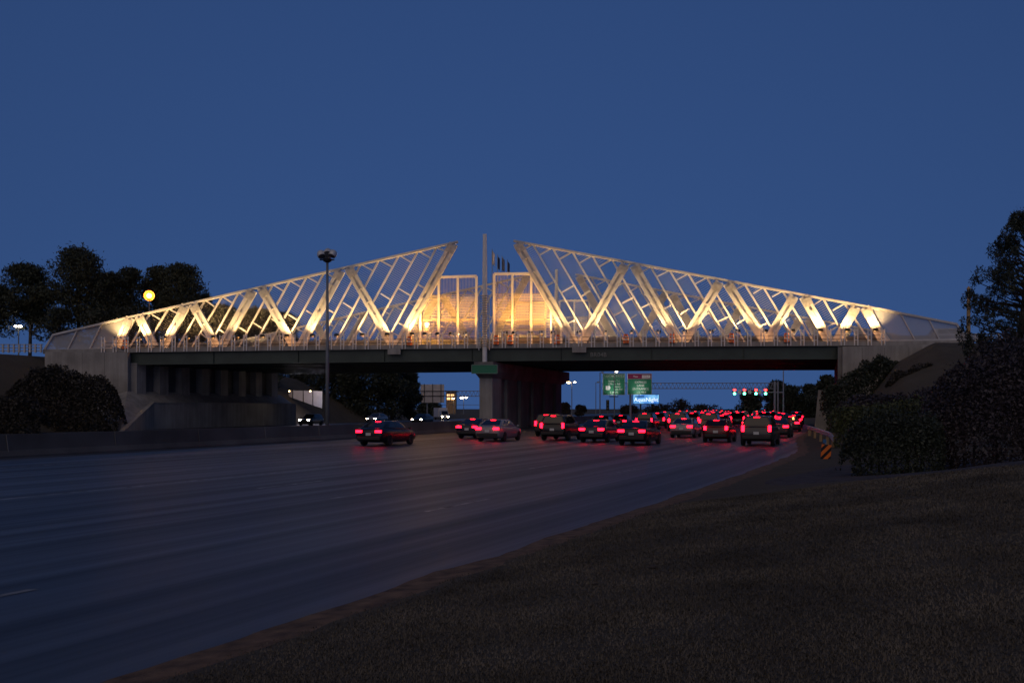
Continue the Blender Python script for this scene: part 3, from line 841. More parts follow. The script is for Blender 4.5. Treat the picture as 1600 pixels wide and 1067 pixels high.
for (o, Y, k, lab) in NEAR:
    if k in protos: c = copy_tree(protos[k]); c['label'] = lab
    else: c = protos[k] = make_car(KINDS[k][0], PT[KINDS[k][1]], lab, 'tail')
    c['group'] = 'cars driving away on the highway'; park(c, o, Y)
lanes = [-10.2, -14.0, -17.6, -21.4, -25.2, -29.0]
rr = random.Random(11); used = []
for j, o in enumerate(lanes):
    k = rr.randrange(8); Y = 88+rr.uniform(0, 8)+j*1.5
    while Y < 330:
        k = rr.randrange(8); c = copy_tree(protos[k])
        park(c, o-(1.6 if Y > 150 else 0)+rr.uniform(-.25,.25), Y, 'distant %s with lit tail lamps, %s, %s' % (WORDS[k], ('rightmost lane','second lane from right','third lane from right','fourth lane from right','fifth lane from right','leftmost lane')[j], 'under the bridge' if Y < 135 else 'beyond the bridge'))
        c['group'] = 'distant cars beyond the bridge'
        Y += rr.uniform(9, 17)+(0 if Y < 170 else 12)
# oncoming traffic beyond the median barrier
onc = [(at(589,653,150),'silver oncoming saloon with both headlamps lit, right of the lamp post','sedan','silver'),
       (at(486,653,128),'dark oncoming car with lit headlamps just left of the lamp post','hatch','grey'),
       (at(660,655,140),'dark oncoming saloon with lit headlamps beside the white box truck','sedan','black')]
for v, lab, k, pc in onc:
    c = make_car(k, PT[pc], lab, 'head'); c['group'] = 'oncoming cars'
    park(c, max(-76, min(-45, v.x-xc(v.y))), v.y, back=True)

def make_truck(label, rear_lit, box_mat):
    t = thing('box_truck', label, 'truck')
    m = MB(); m.box((0,-1.2,1.95),(2.35,5.2,2.4)); m.build('cargo_box', box_mat, t, bevel=.04)
    m = MB(); m.box((0,-.2,.62),(.9,7.6,.22)); m.build('chassis', M['trim'], t)
    m = MB(); m.loft([[Vector((x*1.02,y,z)) for x,y,z in ((-1,1.6,.5),(1,1.6,.5),(1,3.7,.5),(-1,3.7,.5))],
                      [Vector((x*1.02,y,z)) for x,y,z in ((-1,1.6,1.4),(1,1.6,1.4),(1,3.65,1.25),(-1,3.65,1.25))],
                      [Vector((x*.95,y,z)) for x,y,z in ((-1,1.6,2.4),(1,1.6,2.4),(1,2.7,2.4),(-1,2.7,2.4))]]); cab = m.build('cab', PT['white'], t, bevel=.06)
    m = MB(); m.prism([Vector((-.82,3.57,1.40)),Vector((.82,3.57,1.40)),Vector((.78,2.86,2.26)),Vector((-.78,2.86,2.26))], Vector((0,.07,.06))); m.build('windscreen', M['window'], cab)
    for sd in (-1,1):
        m = MB(); m.box((sd*.78,3.70,.85),(.34,.10,.2)); m.build('headlamp', M['glass_off'] if rear_lit else M['head'], t)
        m = MB(); m.box((sd*1.0,-3.84,.85),(.24,.10,.22)); m.build('tail_lamp', M['tail'] if rear_lit else M['tail_off'], t)
        m = MB(); m.box((sd*.9,-3.82,3.05),(.14,.05,.06)); m.build('marker_lamp', M['amber'], t)
        for yy in (-2.6, 2.75):
            c = Vector((sd*.95, yy, .45)); m = MB(); m.lathe([(.25,-.13),(.43,-.14),(.45,-.09),(.45,.09),(.43,.14),(.25,.13)], c, 'x', 18); m.build('wheel', M['tyre'], t)
    m = MB(); m.box((0,-3.815,1.95),(2.1,.03,2.2)); m.build('rear_door', M['white_wall'], t)
    return t
tk = make_truck('oncoming white box truck with lit headlamps below the pale sign back', False, M['white_wall'])
v = at(690,650,190); park(tk, v.x-xc(190), 190, back=True); tk.rotation_euler.z += .55; tk.scale = (.74,.74,.74)
tk = make_truck('pale box truck with lit tail lamps far off in the right lane', True, M['white_wall'])
park(tk, -15.5, 262)
# white van on the bridge behind the right end panel
cv = make_car('suv', PT['white'], 'white car on the bridge seen through the last end panel at the right', 'none'); s = sx(1487, 5)
cv.location = BP(s, 4.6, gtop(s)+.31); cv.rotation_euler = (0,0,-math.pi/2-TH); cv.scale = (1.02,1.02,1.0)

# traffic barrels on the deck
def barrel():
    t = thing('traffic_barrel', 'orange traffic barrel with white bands on the bridge deck behind the railing', 'barrel', (0,0,0), 'orange barrels on the bridge')
    m = MB(); m.lathe([(.30,0),(.30,.02),(.27,.3),(.25,.62),(.22,.95),(.18,1.0),(.02,1.01)], (0,0,0), 'z', 16); m.build('drum', M['orange'], t)
    m = MB()
    for z, r in ((.45,.262),(.72,.245)): m.lathe([(r,z-.06),(r+.012,z-.06),(r+.008,z+.06),(r,z+.06)], (0,0,0), 'z', 16)
    m.build('band', M['sign_white'], t)
    m = MB(); m.lathe([(.02,-.0),(.40,-.0),(.38,.06),(.02,.07)], (0,0,0), 'z', 16); m.build('base', M['trim'], t)
    return t
b0 = barrel()
for i, px in enumerate((195,775.5,797,871,978,1143,1229,640,1050)):
    b = b0 if i == 0 else copy_tree(b0)
    s = sx(px, -1.2); b.location = BP(s, -1.2, gtop(s)+.30)

# ------------------------------------------------------------------ barriers, walls, rails
bar = thing('median_barrier', 'long grey concrete median barrier running left of the lanes towards the pier', 'barrier', (xc(60)-41.6, 60, 0))
m = MB(); rings = []
for Y in [-14+i*4 for i in range(0,110)]:
    x = xc(Y)-41.6
    rings.append([Vector((x+dx, Y, z)) for dx, z in ((-.42,-.05),(-.42,.08),(-.22,.33),(-.13,1.03),(.13,1.03),(.22,.33),(.42,.08),(.42,-.05))])
m.loft(rings); m.build('wall', M['barrier'], bar)
m = MB()
for i in range(40):
    Y = 20+i*6.1; x = xc(Y)-41.6
    m.box((x+.205, Y, .62), (.03,.05,.8), Matrix.Rotation(R(-7),3,'Y'))
m.build('joint', M['concrete_dark'], bar)

# left retaining wall with sloping coping beside the opposing lanes
A = at(240,630,106); Bq = at(193,674,95)
rw = thing('retaining_wall', 'concrete retaining wall with a pale sloping coping under the left end of the bridge', 'wall', Vector((A.x,A.y,0)))
m = MB(); A0 = Vector((A.x,A.y,2.75)); A1 = A0+TD*30; B0 = Vector((Bq.x,Bq.y,-.1))
front = [Vector((A0.x,A0.y,-.1)), A0]; 
m.loft([[Vector((A0.x,A0.y,-.1)), A0, A0-UB*.3, Vector((A0.x-.3,A0.y,-.1))],[Vector((A1.x,A1.y,-.1)), A1, A1-UB*.3, Vector((A1.x-.3,A1.y,-.1))]])
m.build('wall', M['concrete'], rw)
m = MB(); m.prism([Vector((A0.x+.01,A0.y,-.1)), A0+Vector((.01,-.01,-.02)), B0+Vector((.01,0,.0))], Vector((-.35,0,0))); m.build('sloping_end', M['concrete'], rw)
m = MB(); m.beam(A0+Vector((-.14,0,.06)), B0+Vector((-.14,0,.16)), .42, .10, (0,0,1)); m.beam(A0+Vector((-.14,0,.06)), A1+Vector((-.14,0,.06)), .40, .10, (0,0,1)); m.build('coping', M['concrete'], rw)
# slope paving between abutment and wall
m = MB(); w0 = P(199, 611, -2.0); w1 = w0+TD*(DW+4); n0 = A0+Vector((-.3,0,-.04)); n1 = A1+Vector((-.3,0,-.04))
e0 = B0+Vector((-.3,0,.05)); e1 = at(176,672,97); e1.z = .1
m.add([w0,w1,n1,n0,e0,e1, w0-UB*3+Vector((0,-2,-1.2))],[(0,1,2,3),(0,3,4),(0,4,5),(0,5,6)])
vs = m.v; 
sp_ = m.build('slope_paving', M['concrete'], rw)
sp_.modifiers.new('thick','SOLIDIFY').thickness = .25
# right retaining wall end
rw2 = thing('retaining_wall', 'battered concrete wall end with a pale left edge behind the guard rail at the right', 'wall', at(1286,664,97))
m = MB(); fr = [at(1272,671,97), at(1303,671,97), at(1285.5,610,97), at(1278.5,609,97)]
fr[0].z = -.1; fr[1].z = -.1
m.prism(fr, TD*34); m.build('wall', M['concrete'], rw2, bevel=.03)
# guard rail with end treatment
gr_ = thing('guard_rail', 'galvanised guard rail with a turned down end before the right retaining wall', 'guard rail', at(1300,690,54))
gp = [at(1262,667.5,80), at(1270,669.5,74), at(1279,673,66), at(1289,676.5,59), at(1298,679.5,54.5), at(1303,682,52.5)]
for v in gp: v.z = max(.66, min(.74, v.z))
gp[-1].z = .58
m = MB(); rings = []
for i, v in enumerate(gp):
    d = (gp[min(i+1,5)]-gp[max(i-1,0)]); d.z = 0; d.normalize(); nrm = Vector((-d.y, d.x, 0)); 
    if nrm.x > 0: nrm = -nrm
    prof = [(0,.155),(.04,.13),(.08,.09),(.08,.05),(.02,.0),(.08,-.05),(.08,-.09),(.04,-.13),(0,-.155)]
    rings.append([v+nrm*a+Vector((0,0,b)) for a,b in prof]+[v+nrm*(a-.02)+Vector((0,0,b)) for a,b in reversed(prof)])
m.loft(rings); m.build('beam', M['galv'], gr_)
for v in gp[:-1]:
    m = MB(); g_ = gz(v.x+.12, v.y); m.beam(Vector((v.x+.14, v.y, min(0,g_)-.3)), Vector((v.x+.14, v.y, v.z+.12)), .14, .16, (1,0,0)); m.build('post', M['timber'], gr_)
# object marker
mp = at(1290,706,43); mg = gz(mp.x, mp.y)
om = thing('object_marker', 'orange and black diagonally striped marker sign below the end of the guard rail', 'marker sign', Vector((mp.x, mp.y, mg)))
m = MB(); m.beam(Vector((mp.x,mp.y,mg-.1)), Vector((mp.x,mp.y,CAMZ+(HOR-688)/F*43)), .06,.06,(1,0,0)); m.build('post', M['galv'], om)
w2, h2 = .215, .32; tilt = Matrix.Rotation(R(5),3,'Y')
m = MB(); m.box(mp+Vector((0,-.05,0)), (w2*2,.012,h2*2), tilt); pn_ = m.build('panel', M['dark_metal'], om)
m = MB()
def stripe(c0, c1):
    """stripe between two diagonal offsets, clipped to the plate"""
    poly = [(-w2,-h2),(w2,-h2),(w2,h2),(-w2,h2)]
    f = lambda p: p[0]*1.15-p[1]
    for c, sgn in ((c0,1),(c1,-1)):
        out = []
        for i in range(len(poly)):
            a, b = poly[i], poly[(i+1)%len(poly)]; fa, fb = sgn*(f(a)-c), sgn*(f(b)-c)
            if fa >= 0: out.append(a)
            if (fa >= 0) != (fb >= 0):
                t = fa/(fa-fb); out.append((a[0]+(b[0]-a[0])*t, a[1]+(b[1]-a[1])*t))
        poly = out
        if len(poly) < 3: return
    m.prism([mp+Vector((0,-.058,0))+tilt @ Vector((x,0,z)) for x, z in poly], Vector((0,-.006,0)))
for c in (-.62,-.22,.18,.58): stripe(c, c+.21)
m.build('stripe', M['orange_sheet'] if 'orange_sheet' in M else mat('orange reflective sheeting', (.95,.20,.02), .4), pn_)
m = MB(); m.box(mp+Vector((-.06,-.04,.47)), (.13,.03,.16)); m.build('reflector', M['marker_blue'], om)
# approach railings at both ends of the bridge
def approach(label, x0, x1, ytop, ybot, n, d=-2.0):
    t = thing('approach_railing', label, 'railing', P((x0+x1)/2, ybot, d))
    for i in range(n+1):
        x = x0+(x1-x0)*i/n; m = MB(); m.beam(P(x,ybot+2,d), P(x,ytop,d), .16,.16); m.build('post', M['white_steel'], t)
    for f_ in (.08,.5,.92):
        m = MB(); y = ytop+(ybot-ytop)*f_; m.beam(P(x0-3,y,d+.06), P(x1+3,y,d+.06), .10,.06); m.build('rail', M['galv'], t)
    return t
approach('pale post railing on the embankment left of the bridge end', -12, 64, 537.5, 549, 9)
approach('short pale post railing on the embankment right of the bridge end', 1512, 1610, 521, 531, 8)

# ------------------------------------------------------------------ lamps, signs, gantries
def lamp_pole(label, px, ytop, Y, base_z, lamps, heads, r=.12, name='street_lamp', cat='street lamp'):
    b = at(px, 600, Y); b.z = base_z; top = at(px, ytop, Y)
    t = thing(name, label, cat, b)
    m = MB(); m.tube([b, top], [r, r*.6], 12); m.build('pole', M['pole'], t)
    for dx, dy, mt, rad in heads:
        h = top+Vector((dx, dy, 0))
        m = MB(); m.tube([top+Vector((0,0,-.35)), top+Vector((dx*.5,dy*.5,.02)), h+Vector((0,0,.10))], .04, 6); m.build('arm', M['pole'], t)
        m = MB(); m.sphere(h+Vector((0,0,.06)), rad*1.15, 12, 6, (1.3,1,.5)); m.build('lamp_head', M['pole'], t, smooth=True)
        m = MB(); m.sphere(h-Vector((0,.05,.05)), rad, 14, 8, (1.1,1,.8)); m.build('lamp_lens', mt, t, smooth=True)
    return t
# big unlit lamp pole by the median
Yp = 71.0; pb = at(511.5, 662, Yp); pb.z = 0; ptop = at(511.5, 407, Yp)
hp = thing('lamp_post', 'tall grey lamp post behind the median barrier with a cluster of unlit floodlights on top', 'lamp post', pb)
m = MB(); m.tube([pb, pb.lerp(ptop,.5), ptop], [.15,.12,.085], 14); m.build('pole', M['pole'], hp, smooth=True)
m = MB(); m.lathe([(.34,0),(.34,.05),(.24,.10),(.22,.6)], pb, 'z', 14); m.build('base', M['galv'], hp)
m = MB(); m.lathe([(.14,-.15),(.30,-.05),(.34,.10),(.10,.18)], ptop, 'z', 14); m.tube([ptop+Vector((-.55,0,.05)), ptop+Vector((.5,0,.05))], .05, 8); m.build('crown_bracket', M['dark_metal'], hp)
for dx, dz, rz, tx in ((-.42,.42,.6,-35),(.05,.55,0,-50),(.40,.46,-.7,-30),(-.10,.38,2.8,-40)):
    c = ptop+Vector((dx, -.1 if rz != 2.8 else .35, dz)); rt = Matrix.Rotation(rz,3,'Z') @ Matrix.Rotation(R(tx),3,'X')
    m = MB(); prof = [(.10,.28),(.24,.20),(.30,.0),(.29,-.14),(.27,-.20)]
    m.lathe(prof, (0,0,0), 'z', 14); m.v = [tuple(c+rt @ Vector(v)) for v in m.v]; h_ = m.build('floodlight_head', M['lamp_off'], hp, smooth=True)
    m = MB(); m.lathe([(.02,-.16),(.25,-.17),(.25,-.205),(.02,-.21)], (0,0,0), 'z', 14); m.v = [tuple(c+rt @ Vector(v)) for v in m.v]; m.build('lamp_glass', M['glass_off'], h_)
# sodium street lamp behind the left truss
so = at(233, 462, 126)
sl_ = thing('street_lamp', 'street lamp with an added orange halo globe in front of the pines at the left', 'street lamp', Vector((so.x, so.y+.05, 8.0)))
m = MB(); m.tube([Vector((so.x,so.y+.05,8.0)), Vector((so.x,so.y+.05,so.z-.5))], [.12,.07], 10); m.build('pole', M['pole'], sl_)
m = MB(); m.lathe([(.10,-.62),(.26,-.52),(.30,-.44),(.10,-.42)], so, 'z', 14); m.build('lamp_head', M['dark_metal'], sl_, smooth=True)
m = MB(); m.sphere(so, .30, 20, 12); m.build('bulb', M['sodium_core'], sl_, smooth=True)
gm = bpy.data.materials.new('amber halo globe'); gm.use_nodes = True; gb = gm.node_tree.nodes['Principled BSDF']
gb.inputs['Base Color'].default_value = (.6,.3,.08,1); gb.inputs['Alpha'].default_value = .7; gb.inputs['Emission Color'].default_value = (1,.27,.012,1); gb.inputs['Emission Strength'].default_value = 2.6
m = MB(); m.sphere(so, .66, 20, 12); m.build('globe', gm, sl_, smooth=True)  # glowing shell added to give the bulb its orange halo
pl = bpy.data.lights.new('sodium', 'POINT'); pl.energy = 900; pl.color = (1,.48,.10); pl.shadow_soft_size = .4
po = bpy.data.objects.new('sodium_light', pl); COL.objects.link(po); po.parent = sl_; po.location = so-sl_.location+Vector((0,.9,.1))

W, Wm = M['white_lamp'], M['warm_lamp']
lamp_pole('twin headed white street lamp low among the pines at far left', 29, 509, 150, 8, 2, [(-.38,0,W,.22),(.30,0,W,.24)])
lamp_pole('double armed street lamp with one warm and one white lamp, just right of the pier', 893.5, 596.5, 230, 0, 2, [(-.75,0,Wm,.42),(.65,0,W,.26)])
lamp_pole('twin street lamp with pale lamps seen between the sign backs and the pier', 724.5, 620.5, 300, 0, 2, [(-.55,0,W,.50),(.75,0,W,.34)])
lamp_pole('street lamp with one small white lamp above the left green sign', 960, 580, 176, 0, 1, [(.35,-.2,W,.20)])
lamp_pole('plain unlit lamp pole furthest left of the green signs', 931, 597, 260, 0, 1, [(.6,0,M['lamp_off'],.25)])
lamp_pole('plain unlit lamp pole immediately left of the left green sign', 937.5, 582, 240, 0, 1, [(.6,0,M['lamp_off'],.25)], .16)

# green signs
YS = 182.0
def sign_panel(label, x0, y0, x1, y1, split, top_m, post_x):
    c = at((x0+x1)/2, y1, YS); t = thing('highway_sign', label, 'highway sign', c)
    def q(a, b, cdx, d, dy): return [at(a,b,YS)+Vector((0,dy,0)), at(cdx,b,YS)+Vector((0,dy,0)), at(cdx,d,YS)+Vector((0,dy,0)), at(a,d,YS)+Vector((0,dy,0))]
    m = MB(); m.prism(q(x0,y0,x1,y1,0), Vector((0,.08,0))); m.build('border', M['sign_white'], t)
    m = MB(); m.prism(q(x0+.6,split,x1-.6,y1-.6,-.03), Vector((0,.025,0))); m.build('panel', M['sign_green'], t)
    m = MB(); m.prism(q(x0+.6,y0+.6,x1-.6,split-.5,-.03), Vector((0,.025,0))); m.build('header_panel', top_m, t)
    return t
s1 = sign_panel('left green highway sign reading LOCAL EXITS with four lines of exits', 942, 583.5, 976.5, 617, 591.5, M['sign_green'], 0)
def st_(body, px, py, h, par, mt=None): 
    return text_mesh(body, h, mt or M['sign_white'], par, at(px,py,YS)+Vector((0,-.045,0)), Vector((1,0,0)))
st_('LOCAL EXITS', 959.5, 587.6, .60, s1); st_('Indian Trl', 959.5, 595.2, .52, s1); st_('Lilburn Rd', 959.5, 599.8, .52, s1)
st_('Beaver', 965, 604.0, .50, s1); st_('Ruin Rd', 965.5, 608.2, .50, s1); st_('2 MILES', 959.5, 613, .46, s1)
m = MB(); m.prism([at(946,602.5,YS)+Vector((0,-.05,0)), at(952.5,602.5,YS)+Vector((0,-.05,0)), at(954,606,YS)+Vector((0,-.05,0)), at(952.5,609,YS)+Vector((0,-.05,0)), at(946,609,YS)+Vector((0,-.05,0))], Vector((0,.015,0))); m.build('exit_shield', M['sign_white'], s1)
s2 = sign_panel('right green highway sign with magenta header reading EXPRESS LANE ENTRANCE', 980.5, 583.5, 1018.5, 616.5, 592.2, M['sign_purple'], 0)
st_('EXPRESS', 1001, 597.3, .58, s2); st_('LANE', 1001, 602.4, .58, s2); st_('ENTRANCE', 1001, 607.6, .58, s2); st_('1/2 MILE', 1002, 613, .50, s2)
st_('Pass', 993, 588.2, .48, s2)
m = MB(); m.prism([at(1003,586,YS)+Vector((0,-.05,0)), at(1016,586,YS)+Vector((0,-.05,0)), at(1016,590.6,YS)+Vector((0,-.05,0)), at(1003,590.6,YS)+Vector((0,-.05,0))], Vector((0,.015,0))); m.build('toll_plaque', M['sign_white'], s2)
text_mesh('ONLY', .46, M['sign_purple'], s2, at(1009.5,588.3,YS)+Vector((0,-.055,0)), Vector((1,0,0)))
for (px, par_x, nm) in ((0,0,0),):
    pass
gan = thing('sign_gantry', 'long dark lattice gantry beam with posts, carrying the two green highway signs', 'gantry', at(985,652,YS+.6))
YG = YS+.6
def lattice(t, x0, x1, y0, y1, Y, n, w=.14, m_=None):
    m = MB()
    for y in (y0, y1): m.beam(at(x0,y,Y), at(x1,y,Y), w, w)
    for i in range(n):
        a = x0+(x1-x0)*i/n; b = x0+(x1-x0)*(i+1)/n; c = (a+b)/2
        m.beam(at(a,y1,Y+.02), at(c,y0,Y+.02), w*.5, w*.5); m.beam(at(c,y0,Y+.02), at(b,y1,Y+.02), w*.5, w*.5)
    return m.build('lattice_beam', m_ or M['pole'], t)
lattice(gan, 940, 1216, 598.5, 607, YG, 46, .13)
for px, w in ((985,.34),(1210.5,.34),(1215.5,.26)):
    b = at(px,640,YG); b.z = -.1; m = MB(); m.tube([b, at(px,596,YG)], w*.6, 10); m.build('post', M['galv'], gan)
for t_, px in ((s1,959),(s2,999.5)):          # lamps on arms, added to brighten the sign panels
    c = at(px, 619.5, YS-1.5); m = MB(); m.box(c, (1.6,.30,.16)); m.build('added_lamp_housing', M['dark_metal'], t_)
    m = MB(); m.beam(c+Vector((0,.1,.0)), at(px,617,YS), .08, .08, (0,0,1)); m.build('added_lamp_arm', M['pole'], t_)
    o_ = spot('added_sign_light', c+Vector((0,0,.15))-t_.location, (0,1.2,2.2), 260, 140, 1, (1,.95,.86), t_, .3)
# ramp signal mast
YM = 196.0
ms = thing('signal_mast', 'tall pale mast with a long arm holding four traffic signals over the right lanes', 'signal mast', Vector((at(1224,600,YM).x, YM, 0)))
b = at(1224,640,YM); b.z = 0; m = MB(); m.tube([b, at(1224,579,YM)], [.17,.10], 10); m.build('pole', M['galv'], ms)
m = MB(); m.tube([at(1224,613,YM), at(1143,612.5,YM)], [.11,.06], 8); m.build('arm', M['galv'], ms)
for i, px in enumerate((1147.5,1163,1181,1196)):
    c = at(px,612,YM-.25); t = thing('traffic_signal', ('leftmost','second from left','third from left','rightmost')[i]+' of the four signals on the mast arm, red lamp above green lamp', 'traffic signal', c, 'signals on the mast arm')
    m = MB(); m.box(c, (.62,.24,1.45)); m.build('housing', M['dark_metal'], t, bevel=.05)
    for dz, mt, nm in ((.37,M['sig_red'],'red_lamp'),(-.37,M['sig_green'],'green_lamp')):
        m = MB(); m.sphere(c+Vector((0,-.12,dz)), .27, 12, 8, (1,.45,1)); m.build(nm, mt, t, smooth=True)
for i, px in enumerate((1155.5,1171.5,1187.5)):
    c = at(px,612.3,YM-.2); t = thing('signal_plate', ('left','middle','right')[i]+' of the small white plates hung between the traffic signals', 'plate', c, 'plates between the signals')
    m = MB(); m.box(c, (.52,.03,.75)); pb_ = m.build('panel', M['sign_white'], t); m = MB(); m.box(c+Vector((0,-.02,0)), (.06,.015,.6)); m.build('stripe', M['dark_metal'], t)
# post with a dark three lamp signal, left of the billboard
sgn = thing('traffic_signal', 'dark unlit three lamp signal on a thin post below the left green sign', 'traffic signal', Vector((at(949.5,600,178).x,178,0)))
m = MB(); b = at(949.5,640,178); b.z = 0; m.tube([b, at(949.5,625,178)], .07, 8); m.build('post', M['pole'], sgn)
c = at(949.5,633,177.8); m = MB(); m.box(c, (.55,.25,1.9)); m.build('housing', M['dark_metal'], sgn, bevel=.04)
for dz in (.6,0,-.6):
    m = MB(); m.sphere(c+Vector((0,-.12,dz)), .2, 10, 6, (1,.4,1)); m.build('lens', M['sig_off'], sgn, smooth=True)
# electronic billboard
YB = 520.0
bb = thing('billboard', 'bright blue lit electronic billboard on two dark posts below the express lane sign', 'billboard', Vector((at(1009.5,600,YB).x,YB,0)))
bm_ = bpy.data.materials.new('lit blue screen'); bm_.use_nodes = True; nt = bm_.node_tree; pb_ = nt.nodes['Principled BSDF']
tc = nt.nodes.new('ShaderNodeTexCoord'); nz = nt.nodes.new('ShaderNodeTexNoise'); nz.inputs['Scale'].default_value = .32; nz.inputs['Detail'].default_value = 3
cr = nt.nodes.new('ShaderNodeValToRGB'); cr.color_ramp.elements[0].position = .35; cr.color_ramp.elements[0].color = (.02,.16,.62,1); cr.color_ramp.elements[1].position = .68; cr.color_ramp.elements[1].color = (.25,.62,.95,1)
nt.links.new(tc.outputs['Object'], nz.inputs['Vector']); nt.links.new(nz.outputs['Fac'], cr.inputs['Fac']); nt.links.new(cr.outputs['Color'], pb_.inputs['Emission Color']); pb_.inputs['Emission Strength'].default_value = 1.0; pb_.inputs['Base Color'].default_value = (.02,.03,.05,1)
m = MB(); m.prism([at(989.5,616.5,YB),at(1029.5,616.5,YB),at(1029.5,630.5,YB),at(989.5,630.5,YB)], Vector((0,.5,0))); m.build('screen', bm_, bb)
m = MB(); m.prism([at(988.8,615.8,YB+.2),at(1030.2,615.8,YB+.2),at(1030.2,631.2,YB+.2),at(988.8,631.2,YB+.2)], Vector((0,.8,0))); m.build('cabinet', M['dark_metal'], bb)
wl = emis('lit white lettering', (.85,.95,1), 1.3)
text_mesh('AquaNight', 2.9, wl, bb, at(1009.5,624.5,YB)+Vector((0,-.06,0)), Vector((1,0,0)))
for px in (1001,1018.5):
    b = at(px,640,YB); b.z = -.1; m = MB(); m.tube([b, at(px,631,YB+.5)], .42, 10); m.build('post', M['dark_metal'], bb)
# sign backs on a gantry over the opposing lanes
YK = 205.0
gk = thing('sign_gantry', 'thin lattice gantry over the opposing lanes left of the pier', 'gantry', Vector((at(660,600,YK).x,YK,0)))
lattice(gk, 648, 862, 611, 619, YK, 36, .13)
m = MB(); 
for y in (632.5,):
    m.beam(at(690,y,YK+3), at(752,y,YK+3), .08,.08)
m.build('lower_rail', M['pole'], gk)
for px in (667.5, 860):
    b = at(px,640,YK); b.z = -.1; m = MB(); m.tube([b, at(px,610,YK)], .16, 10); m.build('post', M['pole'], gk)
bk = thing('highway_sign', 'pale back of a large ribbed highway sign on the gantry left of the pier', 'sign', at(674.5,629,YK-.5))
m = MB(); m.prism([at(657,600.5,YK-.6),at(694,600.5,YK-.6),at(694,629,YK-.6),at(657,629,YK-.6)], Vector((0,.08,0))); m.build('panel', M['sign_back'], bk)
for px in (663,676,689):
    m = MB(); m.beam(at(px,599.5,YK-.7), at(px,629.5,YK-.7), .11,.12); m.build('rib', M['dark_metal'], bk)
for py in (611,618.5):
    m = MB(); m.beam(at(657,py,YK-.72), at(694,py,YK-.72), .11,.12); m.build('crossbar', M['dark_metal'], bk)
# small lit shop between the sign back and the lamps
YH = 320.0
sh = thing('shop_building', 'small far shop with warm lit windows beside the sign backs', 'building', Vector((at(704,600,YH).x,YH,0)))
lo, hi = at(697,640,YH), at(712,612,YH); lo.z = -.2
m = MB(); m.prism([Vector((lo.x,YH,lo.z)),Vector((hi.x,YH,lo.z)),Vector((hi.x,YH,hi.z)),Vector((lo.x,YH,hi.z))], Vector((0,6,0))); m.build('wall', M['brick'], sh)
m = MB(); m.box(((lo.x+hi.x)/2, YH+3, hi.z+.2), (hi.x-lo.x+.8, 7, .4)); m.build('roof', M['roof'], sh)
ew = emis('warm lit window', (1,.55,.22), 2.2)
for i in range(2):
    for j in range(2):
        c = at(700.8+i*6.2, 617.5+j*5.2, YH); m = MB(); m.box((c.x, YH-.03, c.z), (.95,.05,.7)); w_ = m.build('window', ew, sh)
        m = MB(); m.box((c.x, YH-.07, c.z), (.05,.03,.7)); m.build('frame', M['dark_metal'], w_)
lamp_pole('single bright lamp in front of the small lit shop', 708.5, 622, 316, 0, 1, [(0,-.3,Wm,.38)])
# white panel fence on the left slope
YW = 150.0
fw = thing('panel_fence', 'white panel fence with dark posts stepping down the slope beyond the bridge at the left', 'fence', at(478,630,YW))
xs_ = [450,457.5,474,489,504]
for i in range(4):
    a, b = xs_[i]+.5, xs_[i+1]-.5; yb0 = 619+(a-450)*.36; yb1 = 619+(b-450)*.36; yt = 609.5+i*.4
    m = MB(); dy = i*1.5
    m.prism([at(a,yt,YW-dy),at(b,yt+.4,YW-dy-1.2),at(b,yb1,YW-dy-1.2),at(a,yb0,YW-dy)], Vector((0,.12,0))); m.build('panel', M['white_wall'], fw)
for i, px in enumerate(xs_):
    m = MB(); m.beam(at(px,608,YW-i*1.4), at(px,622+(px-450)*.38,YW-i*1.4), .13,.13); m.build('post', M['dark_metal'], fw)
for px, py, lab in ((452,611,'small warm lamp at the left end of the white panel fence'),(485,611,'small warm lamp above the middle of the white panel fence')):
    c = at(px,py,YW-6); t = thing('wall_lamp', lab, 'lamp', c); m = MB(); m.sphere(c, .09, 10, 6); m.build('bulb', Wm, t, smooth=True)
    m = MB(); m.box(c+Vector((0,.25,.14)), (.22,.5,.06)); m.build('hood', M['dark_metal'], t)
    p2_ = bpy.data.lights.new('fence_lamp', 'POINT'); p2_.energy = 120; p2_.color = (.86,.80,1); p2_.shadow_soft_size = .2
    q_ = bpy.data.objects.new('fence_light', p2_); COL.objects.link(q_); q_.parent = t; q_.location = (1.6,-3.0,-.4)
# small flags past the mast
M['flag_blue'] = mat('dark blue cloth', (.02,.035,.10), .8, 0, .2, 2); M['flag_grey'] = mat('faded grey blue cloth', (.12,.14,.22), .8, 0, .2, 2)
for i, (x, y0, y1, Y, w, mt, lab) in enumerate(((769,391.5,412,109,.30,M['white_wall'],'pale limp flag on a pole just right of the mast'),
        (777.5,400,419,115,.28,M['flag_blue'],'dark blue limp flag second from the mast'),
        (784.5,402,422,121,.34,M['flag_grey'],'greyish limp flag third from the mast'),
        (793,408,424,127,.30,M['flag_blue'],'small dark limp flag furthest right of the mast'))):
    a = at(x, y0, Y); b = at(x, y1, Y); base = Vector((a.x, Y, 8.6))
    t = thing('flag', lab, 'flag', base, 'flags on the bridge')
    m = MB(); m.tube([base, a+Vector((0,0,.15))], .035, 8); m.build('flagpole', M['pole'], t)
    n = 7; m = MB(); fs_ = []
    rows = []
    for k in range(n+1):
        u = k/n; rows.append([a+Vector((w*u*.95, .10*math.sin(u*9)+.05, (b.z-a.z)*v-.35*u*(1-v*.3)+0)) for v in (0,.33,.66,1)])
    m.loft(rows, closed=False, cap=False); f_ = m.build('cloth', mt, t, smooth=True); f_.modifiers.new('thick','SOLIDIFY').thickness = .015
